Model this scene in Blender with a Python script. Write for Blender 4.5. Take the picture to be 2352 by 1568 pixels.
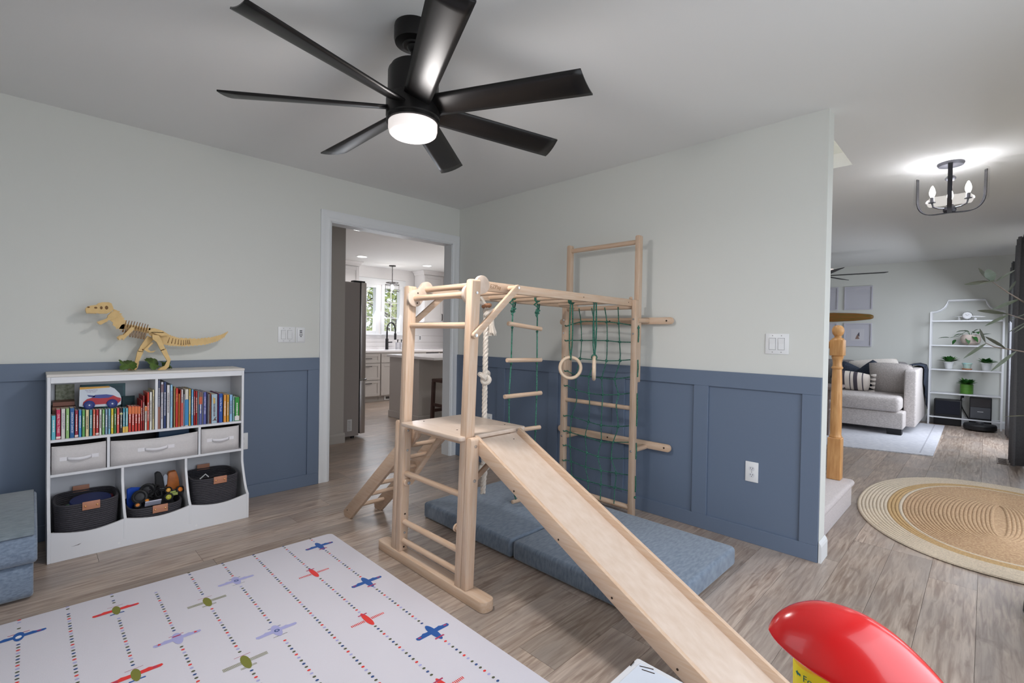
import bpy, bmesh, math, random
from math import sin, cos, pi, radians as rad, sqrt
from mathutils import Vector as V, Matrix
random.seed(11)
for _o in list(bpy.data.objects): bpy.data.objects.remove(_o)
S = bpy.context.scene
COL = S.collection
# ------------------------------------------------------------------ camera
F_ = V((0.70978559, 0.70430553, -0.0125749)).normalized()
_r0 = V((F_.y, -F_.x, 0)).normalized(); _u0 = _r0.cross(F_)
_ro = rad(0.961661); RT_ = _r0*cos(_ro)+_u0*sin(_ro); UP_ = _u0*cos(_ro)-_r0*sin(_ro)
CAMLOC = V((-3.00407, -3.74383, 1.19743))
cd = bpy.data.cameras.new('camera'); cam = bpy.data.objects.new('camera', cd); COL.objects.link(cam)
cd.sensor_fit = 'HORIZONTAL'; cd.sensor_width = 36.0; cd.lens = 1097.533/2352*36.0
cd.clip_start = 0.02; cd.clip_end = 200
cam.matrix_world = Matrix(((RT_.x, UP_.x, -F_.x, CAMLOC.x), (RT_.y, UP_.y, -F_.y, CAMLOC.y), (RT_.z, UP_.z, -F_.z, CAMLOC.z), (0, 0, 0, 1)))
S.camera = cam
# ------------------------------------------------------------------ exposure, sky, window daylight, kitchen side light
S.view_settings.view_transform = 'Standard'; S.view_settings.look = 'None'
S.view_settings.exposure = 0.0; S.view_settings.gamma = 1.0; S.view_settings.use_curve_mapping = False
W = bpy.data.worlds.new('sky'); S.world = W; W.use_nodes = True
_wn = W.node_tree.nodes; _wl = W.node_tree.links; _bg = _wn['Background']; _bg.inputs[1].default_value = 2.0   # bright overcast sky over dull ground
_tc = _wn.new('ShaderNodeTexCoord'); _sx = _wn.new('ShaderNodeSeparateXYZ'); _cr = _wn.new('ShaderNodeValToRGB'); _mr = _wn.new('ShaderNodeMapRange')
_wl.new(_tc.outputs['Generated'], _sx.inputs[0]); _mr.inputs[1].default_value = -1; _mr.inputs[2].default_value = 1; _wl.new(_sx.outputs['Z'], _mr.inputs[0]); _wl.new(_mr.outputs[0], _cr.inputs[0])
_e = _cr.color_ramp; _e.elements[0].position = .46; _e.elements[0].color = (.10, .12, .08, 1); _e.elements[1].position = 1.0; _e.elements[1].color = (.90, .95, 1, 1)
_q = _e.elements.new(.51); _q.color = (.50, .54, .58, 1); _wl.new(_cr.outputs[0], _bg.inputs[0])
def area(name, loc, target, sx, sy, power, col=(1, 1, 1), spread=180):
    l = bpy.data.lights.new(name, 'AREA'); l.shape = 'RECTANGLE'; l.size = sx; l.size_y = sy; l.energy = power; l.color = col
    l.spread = rad(spread)
    o = bpy.data.objects.new(name, l); COL.objects.link(o); o.location = loc
    o.rotation_euler = (V(target)-V(loc)).to_track_quat('-Z', 'Y').to_euler(); return o
DAY = (0.83, 0.89, 1.0)
area('daylight_patio_door', (-1.75, -4.66, 1.35), (-1.75, -2.6, .65), 2.3, 1.6, 36, DAY)
area('daylight_side_window', (-3.97, -2.5, 1.45), (-2.6, -2.5, .8), 1.9, 1.4, 3, DAY)
area('daylight_entry_door', (1.2, -4.66, 1.3), (1.2, -3.3, .2), 1.5, 1.6, 22, DAY)
area('daylight_living_window', (5.0, -4.10, 1.3), (5.0, -2.9, .3), 2.3, 1.6, 56, DAY)
area('daylight_kitchen_window', (1.6, 4.36, 1.65), (1.4, 2.5, 0.3), 1.0, 0.8, 14, DAY)
area('kitchen_side_area', (3.1, 2.2, 1.3), (0, 2.2, .4), 1.6, 1.4, 34, (1, .97, .95))  # unseen warm-white area light before the windowless kitchen side wall
def point(name, loc, power, col=(1, .95, .88), r=.05):
    l = bpy.data.lights.new(name, 'POINT'); l.energy = power; l.color = col; l.shadow_soft_size = r
    o = bpy.data.objects.new(name, l); COL.objects.link(o); o.location = loc; return o
def spot(name, loc, power, col=(1, .95, .9), ang=150, r=.05):
    l = bpy.data.lights.new(name, 'SPOT'); l.energy = power; l.color = col; l.spot_size = rad(ang); l.spot_blend = .6; l.shadow_soft_size = r
    o = bpy.data.objects.new(name, l); COL.objects.link(o); o.location = loc; return o
# ------------------------------------------------------------------ colours and materials
def lin(c): c /= 255.0; return c/12.92 if c <= .04045 else ((c+.055)/1.055)**2.4
def C(r, g, b): return (lin(r), lin(g), lin(b), 1.0)
def mk(name, col, rough=.5, metal=0.0, noise=None, bump=None, spec=.5, trans=0.0, ior=1.45, emit=None, estr=1.0, coat=0, sheen=0, alpha=1.0, sub=0, randv=0):
    """principled material; noise=(scale, amount, stretch xyz, second colour)  bump=(scale, strength, stretch)"""
    m = bpy.data.materials.new(name); m.use_nodes = True; nt = m.node_tree; n = nt.nodes; L = nt.links
    p = n['Principled BSDF']; p.inputs['Base Color'].default_value = col; p.inputs['Roughness'].default_value = rough
    p.inputs['Metallic'].default_value = metal; p.inputs['Specular IOR Level'].default_value = spec
    p.inputs['Transmission Weight'].default_value = trans; p.inputs['IOR'].default_value = ior; p.inputs['Alpha'].default_value = alpha
    p.inputs['Coat Weight'].default_value = coat; p.inputs['Sheen Weight'].default_value = sheen; p.inputs['Subsurface Weight'].default_value = sub
    if emit: p.inputs['Emission Color'].default_value = emit; p.inputs['Emission Strength'].default_value = estr
    if noise or bump or randv:
        tc = n.new('ShaderNodeTexCoord'); vec = tc.outputs['Object']; oi = None
        if randv:
            oi = n.new('ShaderNodeObjectInfo'); ad = n.new('ShaderNodeVectorMath'); ad.operation = 'ADD'
            sc = n.new('ShaderNodeVectorMath'); sc.operation = 'SCALE'; cx = n.new('ShaderNodeCombineXYZ')
            for k in range(3): L.new(oi.outputs['Random'], cx.inputs[k])
            L.new(cx.outputs[0], sc.inputs[0]); sc.inputs['Scale'].default_value = 37.0
            L.new(vec, ad.inputs[0]); L.new(sc.outputs[0], ad.inputs[1]); vec = ad.outputs[0]
        out = None
        if noise:
            mp = n.new('ShaderNodeMapping'); mp.inputs['Scale'].default_value = noise[2] if len(noise) > 2 else (1, 1, 1)
            L.new(vec, mp.inputs[0]); t = n.new('ShaderNodeTexNoise'); t.inputs['Scale'].default_value = noise[0]; t.inputs['Detail'].default_value = 6
            L.new(mp.outputs[0], t.inputs['Vector']); mx = n.new('ShaderNodeMix'); mx.data_type = 'RGBA'
            rp = n.new('ShaderNodeMapRange'); rp.inputs[1].default_value = .3; rp.inputs[2].default_value = .7
            L.new(t.outputs[0], rp.inputs[0]); L.new(rp.outputs[0], mx.inputs[0])
            a = noise[1]; c2 = noise[3] if len(noise) > 3 else tuple(x*(1-a) for x in col[:3])+(1,)
            mx.inputs[6].default_value = col; mx.inputs[7].default_value = c2; out = mx.outputs[2]
        if randv:
            hs = n.new('ShaderNodeHueSaturation'); ml = n.new('ShaderNodeMapRange'); ml.inputs[3].default_value = 1-randv; ml.inputs[4].default_value = 1+randv
            L.new(oi.outputs['Random'], ml.inputs[0]); L.new(ml.outputs[0], hs.inputs['Value'])
            if out: L.new(out, hs.inputs['Color'])
            else: hs.inputs['Color'].default_value = col
            out = hs.outputs[0]
        if out: L.new(out, p.inputs['Base Color'])
        if bump:
            mp2 = n.new('ShaderNodeMapping'); mp2.inputs['Scale'].default_value = bump[2] if len(bump) > 2 else (1, 1, 1)
            L.new(vec, mp2.inputs[0]); t2 = n.new('ShaderNodeTexNoise'); t2.inputs['Scale'].default_value = bump[0]; t2.inputs['Detail'].default_value = 4
            L.new(mp2.outputs[0], t2.inputs['Vector']); bp = n.new('ShaderNodeBump'); bp.inputs['Strength'].default_value = bump[1]; bp.inputs['Distance'].default_value = .004
            L.new(t2.outputs[0], bp.inputs['Height']); L.new(bp.outputs[0], p.inputs['Normal'])
    return m
M = {}
M['wall'] = mk('wall_white_paint', C(218, 219, 214), .75, bump=(220, .06))
M['ceil'] = mk('ceiling_white_paint', C(230, 230, 229), .85, bump=(150, .05))
M['blue'] = mk('wainscot_blue_grey_paint', C(104, 118, 139), .42, bump=(60, .03))
M['trim'] = mk('trim_white_paint', C(226, 228, 230), .35)
M['pantry'] = mk('kitchen_grey_paint', C(176, 170, 164), .6)
M['cab'] = mk('cabinet_grey_paint', C(186, 181, 177), .4)
M['cabw'] = mk('cabinet_white_paint', C(228, 226, 226), .4)
M['counter'] = mk('quartz_white', C(238, 235, 236), .2, noise=(9, .06))
M['subfloor'] = mk('subfloor_dark', C(60, 48, 40), .8)
# plank: stretched grain, knots, tone by plank
def plank_mat():
    m = bpy.data.materials.new('floor_oak_plank'); m.use_nodes = True; nt = m.node_tree; n = nt.nodes; L = nt.links; p = n['Principled BSDF']
    tc = n.new('ShaderNodeTexCoord'); oi = n.new('ShaderNodeObjectInfo'); cx = n.new('ShaderNodeCombineXYZ')
    mu = n.new('ShaderNodeMath'); mu.operation = 'MULTIPLY'; mu.inputs[1].default_value = 91.0; L.new(oi.outputs['Random'], mu.inputs[0])
    for k in range(3): L.new(mu.outputs[0], cx.inputs[k])
    ad = n.new('ShaderNodeVectorMath'); L.new(tc.outputs['Object'], ad.inputs[0]); L.new(cx.outputs[0], ad.inputs[1])
    def nz(scale, st, det=6, dist=0.0):
        mp = n.new('ShaderNodeMapping'); mp.inputs['Scale'].default_value = st; L.new(ad.outputs[0], mp.inputs[0])
        t = n.new('ShaderNodeTexNoise'); t.inputs['Scale'].default_value = scale; t.inputs['Detail'].default_value = det; t.inputs['Distortion'].default_value = dist
        L.new(mp.outputs[0], t.inputs['Vector']); return t.outputs[0]
    g1 = nz(9, (.55, 6.5, 1), 8, .7); g2 = nz(2.2, (.8, 2.2, 1), 3, .3); g3 = nz(30, (.5, 9, 1), 4, .2); g4 = nz(3.2, (1.1, 3.6, 1), 6, 1.6)
    r1 = n.new('ShaderNodeValToRGB'); e = r1.color_ramp.elements
    e[0].position = .34; e[0].color = C(150, 128, 113); e[1].position = .66; e[1].color = C(205, 187, 171)
    L.new(g1, r1.inputs[0])
    def mix(a, b, f, mode='MIX', fac=None):
        mx = n.new('ShaderNodeMix'); mx.data_type = 'RGBA'; mx.blend_type = mode
        if fac is not None: mx.inputs[0].default_value = fac
        else: L.new(f, mx.inputs[0])
        L.new(a, mx.inputs[6])
        if isinstance(b, tuple): mx.inputs[7].default_value = b
        else: L.new(b, mx.inputs[7])
        return mx.outputs[2]
    f2 = n.new('ShaderNodeMapRange'); f2.inputs[1].default_value = .40; f2.inputs[2].default_value = .68; f2.inputs[4].default_value = .65; L.new(g2, f2.inputs[0])
    c = mix(r1.outputs[0], C(168, 157, 149), f2.outputs[0])
    f3 = n.new('ShaderNodeMapRange'); f3.inputs[1].default_value = .60; f3.inputs[2].default_value = .72; f3.inputs[4].default_value = .45; L.new(g4, f3.inputs[0])
    c = mix(c, C(112, 92, 80), f3.outputs[0])
    f4 = n.new('ShaderNodeMapRange'); f4.inputs[1].default_value = .55; f4.inputs[2].default_value = .75; f4.inputs[4].default_value = .22; L.new(g3, f4.inputs[0])
    c = mix(c, C(96, 80, 70), f4.outputs[0])
    hs = n.new('ShaderNodeHueSaturation'); mr = n.new('ShaderNodeMapRange'); mr.inputs[3].default_value = .70; mr.inputs[4].default_value = 1.0
    L.new(oi.outputs['Random'], mr.inputs[0]); L.new(mr.outputs[0], hs.inputs['Value']); L.new(c, hs.inputs['Color'])
    L.new(hs.outputs[0], p.inputs['Base Color'])
    rr = n.new('ShaderNodeMapRange'); rr.inputs[3].default_value = .24; rr.inputs[4].default_value = .42; L.new(g1, rr.inputs[0]); L.new(rr.outputs[0], p.inputs['Roughness'])
    bp = n.new('ShaderNodeBump'); bp.inputs['Strength'].default_value = .10; bp.inputs['Distance'].default_value = .003; L.new(g3, bp.inputs['Height']); L.new(bp.outputs[0], p.inputs['Normal'])
    return m
M['plank'] = plank_mat()
WOODN = (14, .16)
M['woodx'] = mk('beech_wood_along_x', C(208, 184, 162), .45, noise=(16, .2, (.5, 6, 6), C(198, 166, 138)), bump=(60, .05, (.3, 4, 4)), randv=.05)
M['woody'] = mk('beech_wood_along_y', C(208, 184, 162), .45, noise=(16, .2, (6, .5, 6), C(198, 166, 138)), bump=(60, .05, (4, .3, 4)), randv=.05)
M['woodz'] = mk('beech_wood_along_z', C(210, 187, 166), .45, noise=(16, .2, (6, 6, .5), C(200, 169, 142)), bump=(60, .05, (4, 4, .3)), randv=.05)
M['ply'] = mk('birch_plywood', C(210, 192, 177), .33, noise=(10, .14, (4, .6, 4), C(200, 179, 161)))
M['plyedge'] = mk('birch_plywood_edge', C(214, 172, 128), .5, noise=(30, .2, (1, .4, 8)))
M['steel'] = mk('bolt_steel', C(205, 205, 205), .25, 1.0)
M['hole'] = mk('dark_hole', C(50, 36, 26), .9)
M['black'] = mk('satin_black_metal', C(27, 25, 25), .36, .35)
M['blackm'] = mk('matte_black', C(26, 26, 29), .55)
M['white'] = mk('white_laminate', C(224, 225, 229), .34)
M['plastw'] = mk('white_plastic', C(232, 233, 234), .3)
M['rope'] = mk('cotton_rope', C(222, 212, 200), .9, noise=(70, .18), bump=(160, .4))
def rope_green():
    m = mk('green_braid_rope', C(14, 62, 50), .8, noise=(150, .5, (1, 1, 1), C(74, 136, 116)), bump=(220, .35)); return m
M['green_rope'] = rope_green()
M['pad'] = mk('pad_blue_grey_velour', C(128, 142, 158), .88, noise=(28, .2, (1, 3, 1), C(98, 113, 132)), bump=(300, .25), sheen=.35)
M['couch'] = mk('couch_denim_velour', C(128, 143, 162), .9, noise=(60, .3, (1, 1, 2), C(100, 114, 133)), bump=(260, .3), sheen=.3)
M['couchtop'] = mk('couch_grey_velour', C(128, 140, 148), .9, noise=(24, .28, (1, 4, 1), C(104, 116, 124)), bump=(240, .3), sheen=.3)
M['binfab'] = mk('bin_linen', C(213, 209, 209), .9, noise=(120, .06), bump=(420, .3))
M['webbing'] = mk('bin_webbing', C(232, 230, 234), .8, bump=(500, .2))
M['binside'] = mk('bin_dark_lining', C(70, 66, 66), .9)
M['ropedark'] = mk('basket_cotton_coil', C(74, 72, 78), .92, noise=(90, .35, (1, 1, 3)), bump=(260, .6))
M['leather'] = mk('tan_leather', C(190, 132, 104), .5, noise=(18, .14))
M['brass'] = mk('brass_rivet', C(216, 168, 112), .3, 1.0)
M['mat'] = mk('foam_mat_white', C(230, 227, 236), .55, bump=(420, .5, (1, 3, 1)))
def flat(name, col, rough=.55, **k): return mk(name, col, rough, **k)
M['p_blue'] = flat('print_blue', C(38, 88, 160)); M['p_red'] = flat('print_red', C(222, 58, 54)); M['p_olive'] = flat('print_olive', C(122, 124, 52))
M['p_lav'] = flat('print_lavender', C(170, 170, 214)); M['p_pink'] = flat('print_magenta', C(176, 62, 98)); M['p_dark'] = flat('print_dark_olive', C(84, 88, 66)); M['p_navy'] = flat('print_navy', C(48, 78, 132)); M['p_white'] = flat('print_white', C(230, 230, 236))
M['dino'] = mk('laser_cut_plywood', C(226, 192, 132), .6, noise=(30, .12, (1, 1, 1)))
M['burnt'] = mk('laser_burnt_edge', C(120, 86, 48), .7)
M['leafg'] = mk('leaf_green', C(88, 116, 50), .6, noise=(40, .4), trans=0)
def thin_glass(name, edge=.30, base=.02, tint=(1, 1, 1, 1)):
    m = bpy.data.materials.new(name); m.use_nodes = True; nt = m.node_tree; n = nt.nodes; L = nt.links; n.remove(n['Principled BSDF'])
    t = n.new('ShaderNodeBsdfTransparent'); t.inputs[0].default_value = tint; g = n.new('ShaderNodeBsdfGlossy'); g.inputs['Roughness'].default_value = .03
    lw = n.new('ShaderNodeLayerWeight'); lw.inputs[0].default_value = .5; pw = n.new('ShaderNodeMath'); pw.operation = 'POWER'; pw.inputs[1].default_value = 3.0; L.new(lw.outputs['Facing'], pw.inputs[0])
    mr = n.new('ShaderNodeMapRange'); mr.inputs[3].default_value = base; mr.inputs[4].default_value = edge; L.new(pw.outputs[0], mr.inputs[0])
    mx = n.new('ShaderNodeMixShader'); L.new(mr.outputs[0], mx.inputs[0]); L.new(t.outputs[0], mx.inputs[1]); L.new(g.outputs[0], mx.inputs[2]); L.new(mx.outputs[0], n['Material Output'].inputs[0]); return m
M['glass'] = thin_glass('clear_glass')
M['carpet'] = mk('carpet_beige', C(205, 196, 196), .98, noise=(90, .16), bump=(140, 1.0), sheen=.2)
M['oak'] = mk('honey_oak', C(214, 164, 108), .35, noise=(14, .2, (5, 5, .6), C(190, 136, 82)))
M['sofa'] = mk('sofa_grey_chenille', C(214, 207, 204), .92, noise=(60, .3, (1, 1, 3), C(172, 165, 162)), bump=(240, .4))
M['sofad'] = mk('sofa_dark_cushion', C(140, 136, 136), .92, noise=(60, .25), bump=(240, .4))
M['navy'] = mk('navy_knit', C(66, 74, 90), .95, noise=(50, .4), bump=(120, .8))
M['cream'] = mk('cream_cushion', C(222, 214, 206), .95, noise=(50, .12), bump=(160, .6))
M['curtain'] = mk('grey_linen_curtain', C(112, 112, 116), .9, noise=(60, .2, (3, 3, 1)), bump=(300, .3))
M['silver'] = mk('polished_silver', C(200, 200, 204), .18, 1.0)
M['potc'] = mk('pot_clay_beige', C(206, 190, 180), .7, noise=(14, .12))
M['soil'] = mk('soil', C(52, 40, 34), .95)
M['plant'] = mk('houseplant_green', C(46, 100, 42), .45, noise=(30, .35))
M['olive'] = mk('olive_leaf_grey_green', C(126, 134, 124), .6, noise=(24, .3, (1, 1, 1), C(92, 104, 84)))
M['twig'] = mk('twig_brown', C(118, 104, 94), .8)
M['dkwood'] = mk('espresso_wood', C(64, 36, 30), .4, noise=(14, .3, (5, 5, .6)))
M['gywood'] = mk('grey_brown_wood', C(128, 112, 106), .5, noise=(14, .25, (.6, 5, 5)))
M['stainless'] = mk('stainless_steel', C(190, 184, 182), .35, .9)
M['fridge'] = mk('fridge_grey_side', C(146, 138, 135), .45)
# ------------------------------------------------------------------ mesh builder
class MB:
    def __init__(s): s.v = []; s.f = []; s.m = []; s.mi = 0
    def add(s, vs, fs):
        o = len(s.v); s.v += [tuple(x) for x in vs]; s.f += [[i+o for i in f] for f in fs]; s.m += [s.mi]*len(fs); return s
    def box(s, x0, x1, y0, y1, z0, z1):
        x0, x1 = min(x0, x1), max(x0, x1); y0, y1 = min(y0, y1), max(y0, y1); z0, z1 = min(z0, z1), max(z0, z1)
        return s.add([(x0, y0, z0), (x1, y0, z0), (x1, y1, z0), (x0, y1, z0), (x0, y0, z1), (x1, y0, z1), (x1, y1, z1), (x0, y1, z1)],
                     [(0, 3, 2, 1), (4, 5, 6, 7), (0, 1, 5, 4), (1, 2, 6, 5), (2, 3, 7, 6), (3, 0, 4, 7)])
    def bar(s, p0, p1, w, h, up=(0, 0, 1)):
        p0, p1 = V(p0), V(p1); d = (p1-p0).normalized(); u = V(up); a = d.cross(u)
        if a.length < 1e-4: a = d.cross(V((1, 0, 0)))
        a.normalize(); b = a.cross(d).normalized(); vs = []
        for p in (p0, p1):
            for i, j in ((-1, -1), (1, -1), (1, 1), (-1, 1)): vs.append(p+a*(i*w/2)+b*(j*h/2))
        return s.add(vs, [(0, 3, 2, 1), (4, 5, 6, 7), (0, 1, 5, 4), (1, 2, 6, 5), (2, 3, 7, 6), (3, 0, 4, 7)])
    def tube(s, pts, r, n=8, closed=False, caps=True):
        pts = [V(p) for p in pts]; k = len(pts); vs = []; fs = []
        rs = r if isinstance(r, (list, tuple)) else [r]*k; prev = None
        for i, p in enumerate(pts):
            if closed: d = pts[(i+1) % k]-pts[i-1]
            else: d = pts[min(i+1, k-1)]-pts[max(i-1, 0)]
            if d.length < 1e-9: d = V((0, 0, 1))
            d.normalize()
            if prev is None: a = d.orthogonal().normalized()
            else:
                a = prev-d*prev.dot(d)
                if a.length < 1e-6: a = d.orthogonal()
                a.normalize()
            prev = a; b = d.cross(a)
            for j in range(n): t = 2*pi*j/n; vs.append(p+a*(cos(t)*rs[i])+b*(sin(t)*rs[i]))
        for i in range(k if closed else k-1):
            for j in range(n):
                fs.append((i*n+j, i*n+(j+1) % n, ((i+1) % k)*n+(j+1) % n, ((i+1) % k)*n+j))
        if caps and not closed: fs.append(tuple(range(n-1, -1, -1))); fs.append(tuple(range((k-1)*n, k*n)))
        return s.add(vs, fs)
    def cyl(s, p0, p1, r, n=16, r1=None): return s.tube([p0, p1], [r, r if r1 is None else r1], n)
    def lathe(s, prof, c=(0, 0, 0), n=24, ax='z', caps=True, sx=1, sy=1):
        vs = []; fs = []; k = len(prof)
        for (r, z) in prof:
            for j in range(n):
                t = 2*pi*j/n; a, b = r*cos(t)*sx, r*sin(t)*sy
                q = {'z': (a, b, z), 'x': (z, a, b), 'y': (b, z, a)}[ax]; vs.append((c[0]+q[0], c[1]+q[1], c[2]+q[2]))
        for i in range(k-1):
            for j in range(n): fs.append((i*n+j, i*n+(j+1) % n, (i+1)*n+(j+1) % n, (i+1)*n+j))
        if caps: fs.append(tuple(range(n-1, -1, -1))); fs.append(tuple(range((k-1)*n, k*n)))
        return s.add(vs, fs)
    def prism(s, poly, ax, a, b):
        k = len(poly); vs = []
        for t in (a, b):
            for (u, w) in poly: vs.append({'x': (t, u, w), 'y': (u, t, w), 'z': (u, w, t)}[ax])
        fs = [tuple(range(k-1, -1, -1)), tuple(range(k, 2*k))]+[(i, (i+1) % k, k+(i+1) % k, k+i) for i in range(k)]
        return s.add(vs, fs)
    def ball(s, c, r, nu=16, nv=10):
        rx, ry, rz = r if isinstance(r, (tuple, list)) else (r, r, r); vs = [(c[0], c[1], c[2]-rz)]; fs = []
        for i in range(1, nv):
            p = -pi/2+pi*i/nv
            for j in range(nu): t = 2*pi*j/nu; vs.append((c[0]+rx*cos(p)*cos(t), c[1]+ry*cos(p)*sin(t), c[2]+rz*sin(p)))
        vs.append((c[0], c[1], c[2]+rz)); e = len(vs)-1
        for j in range(nu): fs.append((0, 1+(j+1) % nu, 1+j)); fs.append((e, e-nu+j, e-nu+(j+1) % nu))
        for i in range(nv-2):
            for j in range(nu): a = 1+i*nu; fs.append((a+j, a+(j+1) % nu, a+nu+(j+1) % nu, a+nu+j))
        return s.add(vs, fs)
    def torus(s, c, R, r, nrm=(0, 0, 1), n=32, m=10):
        nn = V(nrm).normalized(); a = nn.orthogonal().normalized(); b = nn.cross(a); c = V(c)
        return s.tube([c+a*(R*cos(2*pi*i/n))+b*(R*sin(2*pi*i/n)) for i in range(n)], r, m, closed=True)
    def grid(s, pts, nu, nv, thick=None):
        fs = [(i*nv+j, i*nv+j+1, (i+1)*nv+j+1, (i+1)*nv+j) for i in range(nu-1) for j in range(nv-1)]
        return s.add(pts, fs)
    def xf(s, fn):
        s.v = [tuple(fn(V(p))) for p in s.v]; return s
    def mat(s, mtx): return s.xf(lambda p: mtx @ p)
ORG = {}
def build(name, mb, mats, parent=None, bevel=0, segs=1, smooth=30, sub=0, loc=None, recalc=True):
    org = ORG.get(parent.name, V((0, 0, 0))) if parent else (V(loc) if loc else V((0, 0, 0)))
    me = bpy.data.meshes.new(name); me.from_pydata([tuple(V(p)-org) for p in mb.v], [], mb.f)
    if not isinstance(mats, (list, tuple)): mats = [mats]
    for m in mats: me.materials.append(m)
    if len(mats) > 1:
        for i, pl in enumerate(me.polygons): pl.material_index = mb.m[i]
    if bevel or recalc:
        bm = bmesh.new(); bm.from_mesh(me)
        if recalc: bmesh.ops.recalc_face_normals(bm, faces=bm.faces)
        if bevel:
            es = [e for e in bm.edges if len(e.link_faces) == 2 and e.calc_face_angle(0) > rad(32)]
            bmesh.ops.bevel(bm, geom=es, offset=bevel, segments=segs, affect='EDGES', clamp_overlap=True, profile=.5)
        bm.to_mesh(me); bm.free()
    if smooth:
        me.shade_smooth(); me.set_sharp_from_angle(angle=rad(smooth))
    o = bpy.data.objects.new(name, me); COL.objects.link(o)
    if parent: o.parent = parent
    elif loc: o.location = org
    ORG[o.name] = org
    if sub:
        md = o.modifiers.new('subdiv', 'SUBSURF'); md.levels = sub; md.render_levels = sub
    return o
def tag(o, label, cat, group=None, kind=None):
    o['label'] = label; o['category'] = cat
    if group: o['group'] = group
    if kind: o['kind'] = kind
    return o
def thing(name, label, cat, loc, group=None):
    o = bpy.data.objects.new(name, None); COL.objects.link(o); o.location = loc; o.empty_display_size = .05
    ORG[o.name] = V(loc); return tag(o, label, cat, group)
def struct(o): o['kind'] = 'structure'; return o
def dup(root, off, rotz=0, label=None, mats=None):
    def cp(o, par):
        c = o.copy(); COL.objects.link(c); ORG[c.name] = ORG.get(o.name, V((0, 0, 0)))
        if par: c.parent = par
        for ch in [x for x in bpy.data.objects if x.parent == o]: cp(ch, c)
        return c
    r = cp(root, None); r.location = V(root.location)+V(off); r.rotation_euler = (0, 0, rotz)
    ORG[r.name] = V(r.location)
    if label: r['label'] = label
    return r
def text_mb(txt, size, origin, xdir, zdir, depth=.0006, sx=1.0):
    """writing as a thin mesh: baseline starts at origin, runs along xdir, letters stand along zdir"""
    cu = bpy.data.curves.new('writing', 'FONT'); cu.body = txt; cu.size = size; cu.extrude = 0; cu.resolution_u = 2
    ob = bpy.data.objects.new('writing', cu); COL.objects.link(ob); dg = bpy.context.evaluated_depsgraph_get()
    me = bpy.data.meshes.new_from_object(ob.evaluated_get(dg)); mb = MB(); o = V(origin); x = V(xdir).normalized(); z = V(zdir).normalized(); nn = x.cross(z)
    mb.add([o+x*(v.co.x*sx)+z*v.co.y+nn*depth for v in me.vertices], [tuple(p.vertices) for p in me.polygons])
    bpy.data.objects.remove(ob); bpy.data.curves.remove(cu); bpy.data.meshes.remove(me); return mb
def rrect(x0, x1, y0, y1, r, n=4):
    pts = []
    for cx, cy, a0 in ((x1-r, y1-r, 0), (x0+r, y1-r, 90), (x0+r, y0+r, 180), (x1-r, y0+r, 270)):
        for i in range(n+1): a = rad(a0+90*i/n); pts.append((cx+r*cos(a), cy+r*sin(a)))
    return pts
# ================================================================== THE SETTING
H = 2.44
# floor: slab plus planks laid along x
floor = struct(build('floor', MB().box(-4.1, 6.75, -4.85, 4.6, -.12, -.004), M['subfloor']))
def plank_len_mesh(L):
    g = .0012
    mb = MB().box(g/2, L-g/2, g/2, .178-g/2, -.0045, 0.0); return mb
PL = 1.22; _pm = {}
cands = []
for k in range(-9, 46):
    y0 = -3.382+.178*k
    if y0 < -4.83 or y0 > 4.4: continue
    rr = random.Random(k*7+3); off = rr.uniform(0, PL)
    x = -4.1-off
    while x < 6.6:
        cx, cy = x+PL/2, y0+.089; see = False
        for sx in (x+.03, x+.3, cx, x+.9, x+PL-.03):
            d = V((sx, cy, 0))-CAMLOC; zz = d.dot(F_)
            if zz < .3: continue
            if abs(d.dot(RT_)/zz) > 1.10 or abs(d.dot(UP_)/zz) > .74: continue
            if cy > 0.05:
                t = -CAMLOC.y/d.y; xx = CAMLOC.x+d.x*t
                if not (-1.34 < xx < -.06): continue
            elif sx > .1:
                t = -CAMLOC.x/d.x; yy = CAMLOC.y+d.y*t
                if yy > -3.10: continue
            see = True; break
        dist = (V((cx, cy, 0))-CAMLOC).length
        if -4.2 < x: cands.append((0 if see else 1, dist, x, y0))
        x += PL
cands.sort()
_base = None; _rest = MB()
for i, (ns, dist, x, y0) in enumerate(cands):
    if i < 298 and not ns:
        if _base is None:
            _base = build('plank', plank_len_mesh(PL), M['plank'], None, smooth=0); o = _base; o.parent = floor
        else: o = _base.copy(); COL.objects.link(o)
        o.location = (x, y0, 0)
    else: _rest.box(x+.0006, min(x+PL-.0006, 6.74), y0+.0006, y0+.1774, -.0045, 0)
if _rest.v:
    o = build('far_planks', _rest, M['plank'], floor, smooth=0); o['kind'] = 'stuff'
# ceiling with the stairwell opening
mb = MB()
mb.box(-4.1, .13, -4.85, 4.6, H, H+.1); mb.box(1.07, 6.75, -4.85, 4.6, H, H+.1); mb.box(.13, 1.07, -4.85, -3.05, H, H+.1); mb.box(.13, 1.07, .05, 4.6, H, H+.1)
struct(build('ceiling', mb, M['ceil'], smooth=0))
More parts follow.
